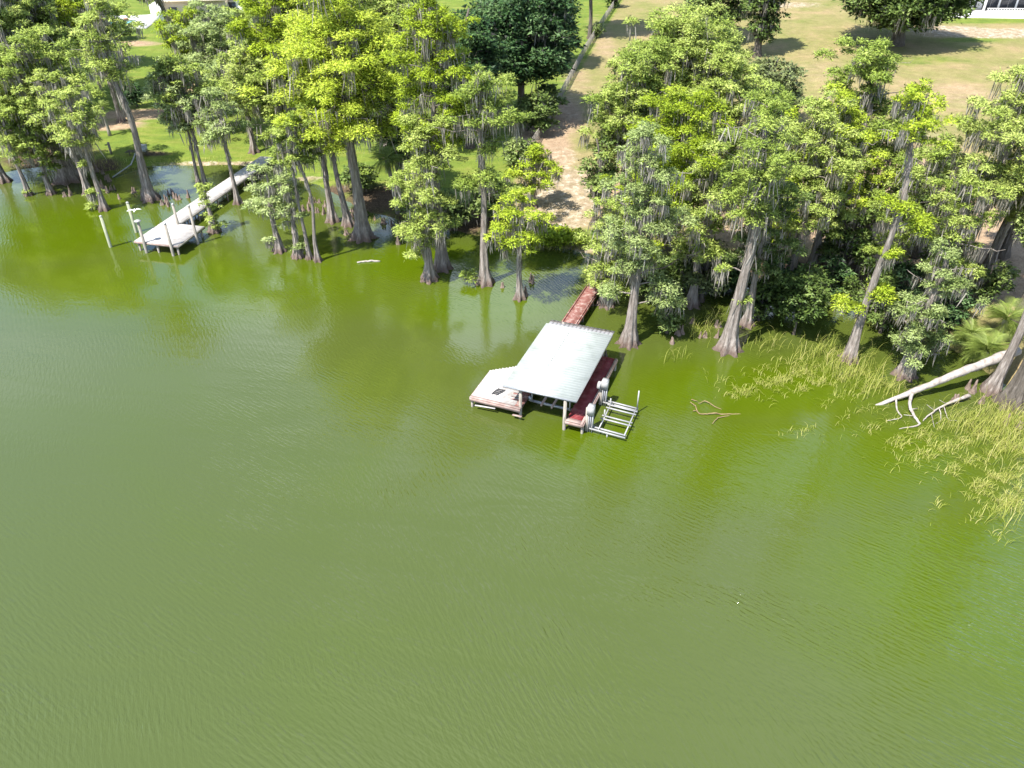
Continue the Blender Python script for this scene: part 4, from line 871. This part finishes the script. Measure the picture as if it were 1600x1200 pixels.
# ------------------------------------------------------------------ wire fence
fp = [gat(*q) for q in ((812, 268), (826, 243), (845, 214), (862, 186), (878, 152), (896, 118), (914, 84), (930, 58), (946, 32), (962, 8), (978, -18), (994, -45))]
fence = empty('wire_fence', fp[0], 'grey post and wire fence climbing between garden and dry lot', 'fence')
dense = []
for a, b in zip(fp[:-1], fp[1:]):
    k = max(1, int(np.linalg.norm(b - a) / 2.4))
    dense += [a + (b - a) * i / k for i in range(k)]
dense.append(fp[-1])
dense = [np.array([p[0], p[1], float(ground_z(p[0], p[1]))]) - fp[0] for p in dense]
for p in dense: MB().tube([p - [0, 0, .2], p + [0, 0, 1.42]], .065, 6).build('post', M['grey_wood'], fence)
for a, b in zip(dense[:-1], dense[1:]):
    mb = MB()
    for z in np.linspace(.10, 1.3, 9): mb.bar(a + [0, 0, z], b + [0, 0, z], .022, .022)
    for t in np.linspace(.06, .94, 12): q = a + (b - a) * t; mb.bar(q + [0, 0, .08], q + [0, 0, 1.31], .018, .018)
    tag(mb.build('wire_panel', M['grey_wood'], fence), kind='stuff')
    MB().bar(a + [0, 0, 1.36], b + [0, 0, 1.36], .06, .07).build('top_rail', M['grey_wood'], fence)

# ------------------------------------------------------------------ houses at the top of the slopes
def house_box(root, x0, x1, y0, y1, z0, z1, mat): return MB().box(x0, x1, y0, y1, z0, z1).build('wall', mat, root)
Pb = gat(300, 32); hs = empty('beige_house', Pb, 'beige stucco house with a pale roof behind the garden trees', 'house', rz=.12)
house_box(hs, -4.6, 6.2, 0, 9, -.5, 3.4, M['stucco']); 
for x in (-3.6, -.2, 3.2):
    w = MB().box(x, x + 1.4, -.05, .02, .7, 2.3).build('window', M['glass'], hs); MB().bar((x - .1, -.09, .66), (x + 1.5, -.09, .66), .1, .08).build('sill', M['white_stucco'], w)
house_box(hs, -6.5, -4.65, -1.5, 5, -.5, 2.9, M['white_stucco'])
MB().add([(-5.2, -.7, 3.41), (6.9, -.7, 3.41), (6.9, 9.6, 3.41), (-5.2, 9.6, 3.41), (-2.5, 4.4, 5.4), (4.2, 4.4, 5.4)], [(0, 1, 5, 4), (2, 3, 4, 5), (3, 2, 1, 0)], [(1, 2, 5), (3, 0, 4)]).build('roof', M['white_roof'], hs)
MB().bar((-5.2, -.72, 3.35), (6.9, -.72, 3.35), .06, .2).build('fascia_board', M['stucco'], hs)
Pw = gat(392, 22); hw_ = empty('white_wing', Pw, 'white flat-roofed garden building beside the beige house', 'building', rz=.1)
house_box(hw_, -6, 6, 0, 7, -.4, 2.6, M['white_stucco']); MB().box(-6.4, 6.4, -.4, 7.4, 2.605, 2.85).build('roof', M['white_roof'], hw_)
for x in (-4, -1, 2): MB().box(x, x + 1.5, -.05, .02, .6, 2.1).build('window', M['glass'], hw_)
Pt = gat(180, 42); tr_ = empty('pool_terrace', Pt, 'white pool terrace with a turquoise strip seen through the trees', 'terrace', rz=.08)
MB().box(-9, 6, -2.2, 16, -.8, .35).build('slab', M['patio'], tr_); MB().box(-8, 2.5, .2, 4.5, .354, .362).build('pool', M['pool'], tr_)
MB().bar((-8.1, .05, .40), (2.6, .05, .40), .25, .08).build('coping', M['patio'], tr_)
for x in np.arange(-8.5, 6, 2.4): MB().tube([(x, -2.0, .35), (x, -2.0, 1.3)], .03, 6).build('rail_post', M['white_metal'], tr_)
MB().bar((-8.9, -2.0, 1.28), (5.9, -2.0, 1.28), .05, .05).build('rail', M['box_grey'], tr_)
e = empty('planter', Pt + [.9, 3.0, .35], 'terracotta pot on the white pool terrace', 'planter'); MB().tube([(0, 0, 0), (0, 0, .5), (0, 0, .56)], [.28, .45, .48], 12).build('pot', M['tile_red'], e)
Pr = gat(1560, 26); hr = empty('white_house', Pr, 'white house with a colonnade and broad terrace above the dry lawn', 'house', rz=-.03)
MB().box(-8.0, 22, -1.2, 5.0, -.9, .28).build('terrace', M['patio'], hr)
MB().tube([(-8.0, 1.9, -.9), (-8.0, 1.9, .275)], 3.1, 28).build('terrace_end', M['patio'], hr)
house_box(hr, -7.5, 22, 5.2, 14, -.5, 4.2, M['white_stucco'])
for x in (-6.2, -4.4, -2.6): 
    w = MB().box(x, x + .95, 5.12, 5.19, .4, 2.9).build('door', M['glass'], hr); MB().bar((x + .85, 5.08, 1.3), (x + .85, 5.08, 1.6), .05, .05).build('handle', M['grey_metal'], w)
for i, x in enumerate(np.arange(-.6, 21, 3.0)):
    w = MB().box(x, x + 2.6, 5.12, 5.19, .3, 3.2).build('window', M['glass'], hr)
    MB().bar((x + 1.3, 5.1, .3), (x + 1.3, 5.1, 3.2), .08, .05).build('mullion', M['white_metal'], w)
for x in (-7.2, -5.0, -3.2, -1.1): MB().tube([(x, 3.4, .28), (x, 3.4, 3.9)], .22, 12).build('column', M['white_stucco'], hr, smooth=True)
MB().box(-8, 22.4, 2.9, 14.3, 4.205, 4.6).build('roof', M['white_roof'], hr)
mb = MB()
for x in np.arange(-.4, 21, .45): mb.tube([(x, 3.2, .28), (x, 3.2, .72)], .06, 6)
tag(mb.build('baluster_row', M['white_stucco'], hr), kind='stuff'); MB().bar((-.6, 3.2, .76), (21, 3.2, .76), .14, .08).build('handrail', M['white_stucco'], hr)
shrub('d', 196, 62, 32, 60, 18, 'dark bush in front of the white pool terrace')
shrub('m', 1496, 14, -12, 12, 9, 'dark clipped bush on the white terrace of the white house')

# ------------------------------------------------------------------ reeds and marsh grass
def reed_field(name, regions, label, seed, hmin, hmax, arch, dens=1.0, patch=-9):
    rng = np.random.default_rng(seed); base = []
    for (u, v, ru, rv, n) in regions:
        a = rng.normal(size=(int(n * dens), 2)) * .5; c = np.array([at(u + ru * x, v + rv * y) for x, y in a]); base.append(c)
    B = np.concatenate(base); B = B[vnoise(B[:, 0], B[:, 1], .55, 4) + .6 * vnoise(B[:, 0], B[:, 1], 1.6, 7) + .18 * rng.normal(size=len(B)) > patch]; m = len(B); B[:, 2] = np.maximum(0, ground_z(B[:, 0], B[:, 1])) - .05
    h = rng.uniform(hmin, hmax, m); az = rng.normal(.6, 1.3, m); d = np.stack([np.cos(az), np.sin(az), np.zeros(m)], -1)
    ar = rng.uniform(.35, 1.0, m) * arch; w = rng.uniform(.008, .019, m); sd = np.stack([-d[:, 1], d[:, 0], np.zeros(m)], -1)
    ts = np.array([0, .35, .65, .85, 1.0]); V = np.zeros((m, 9, 3))
    for k, t in enumerate(ts):
        ht = t - ar * .75 * t ** 3; p = B + d * (ar * .75 * h * t ** 2)[:, None] + np.array([0, 0, 1.0]) * (h * ht)[:, None]
        ww = w * (1 - t) ** .5
        if k < 4: V[:, 2 * k] = p - sd * ww[:, None]; V[:, 2 * k + 1] = p + sd * ww[:, None]
        else: V[:, 8] = p
    b = np.arange(m)[:, None] * 9
    Q = np.concatenate([b + np.array([[2 * k, 2 * k + 1, 2 * k + 3, 2 * k + 2]]) for k in range(3)]); T = b + np.array([[6, 7, 8]])
    o = link(name, mesh_np(name, V.reshape(-1, 3), [Q, T], M['reed'], False, np.repeat(np.clip(rng.normal(.5, .25, m), 0, 1), 9)))
    return tag(o, label, 'reeds', kind='stuff')
reed_field('marsh_grass', [(1180, 600, 70, 22, 380), (1230, 590, 90, 30, 700), (1290, 600, 80, 36, 800), (1345, 598, 60, 22, 500), (1255, 680, 40, 18, 50), (1160, 618, 40, 12, 120), (1370, 665, 60, 26, 260), (1420, 690, 70, 30, 420), (1480, 700, 90, 45, 900), (1560, 710, 80, 60, 1500), (1540, 760, 70, 50, 700), (1585, 790, 40, 60, 600), (1600, 690, 50, 60, 700), (1500, 735, 60, 24, 260), (1480, 790, 40, 16, 30)],
           'low yellow arching marsh grass spread over the shallow green water', 3, .3, .85, 1.4, 1.5, .24)
reed_field('reeds', [(1300, 560, 60, 26, 160), (1330, 588, 60, 24, 180), (1275, 556, 40, 16, 60), (1240, 572, 30, 14, 22), (1380, 610, 50, 16, 90), (1545, 662, 70, 30, 360), (1580, 690, 50, 50, 300), (1500, 665, 50, 20, 120), (1580, 820, 40, 30, 30), (1545, 800, 50, 30, 14)],
           'tall green reeds standing around the thin cypress and the massive one', 4, .9, 1.9, .9)
for (u, v, ru, rv, n, lab) in [(1092, 520, 26, 16, 60, 'tuft of fine reeds growing beside the pointed knees'), (1058, 562, 24, 12, 16, 'sparse bent reed tuft in front of the leafy water bush'), (1195, 540, 34, 14, 46, 'bent reed tuft between the skirted cypress and the blue cove'), (1110, 502, 16, 10, 30, 'short reed tuft in the shade at the skirted cypress')]:
    reed_field('reeds', [(u, v, ru, rv, n)], lab, int(u), .9, 1.8, 1.0)
reed_field('bank_grass', [(870, 388, 60, 5, 500), (960, 405, 60, 8, 200), (470, 286, 50, 5, 160), (300, 257, 160, 5, 500), (170, 262, 60, 10, 300), (600, 345, 80, 8, 300), (1400, 505, 80, 10, 300)], 'rough grass fringing the bank', 9, .25, .7, .8)
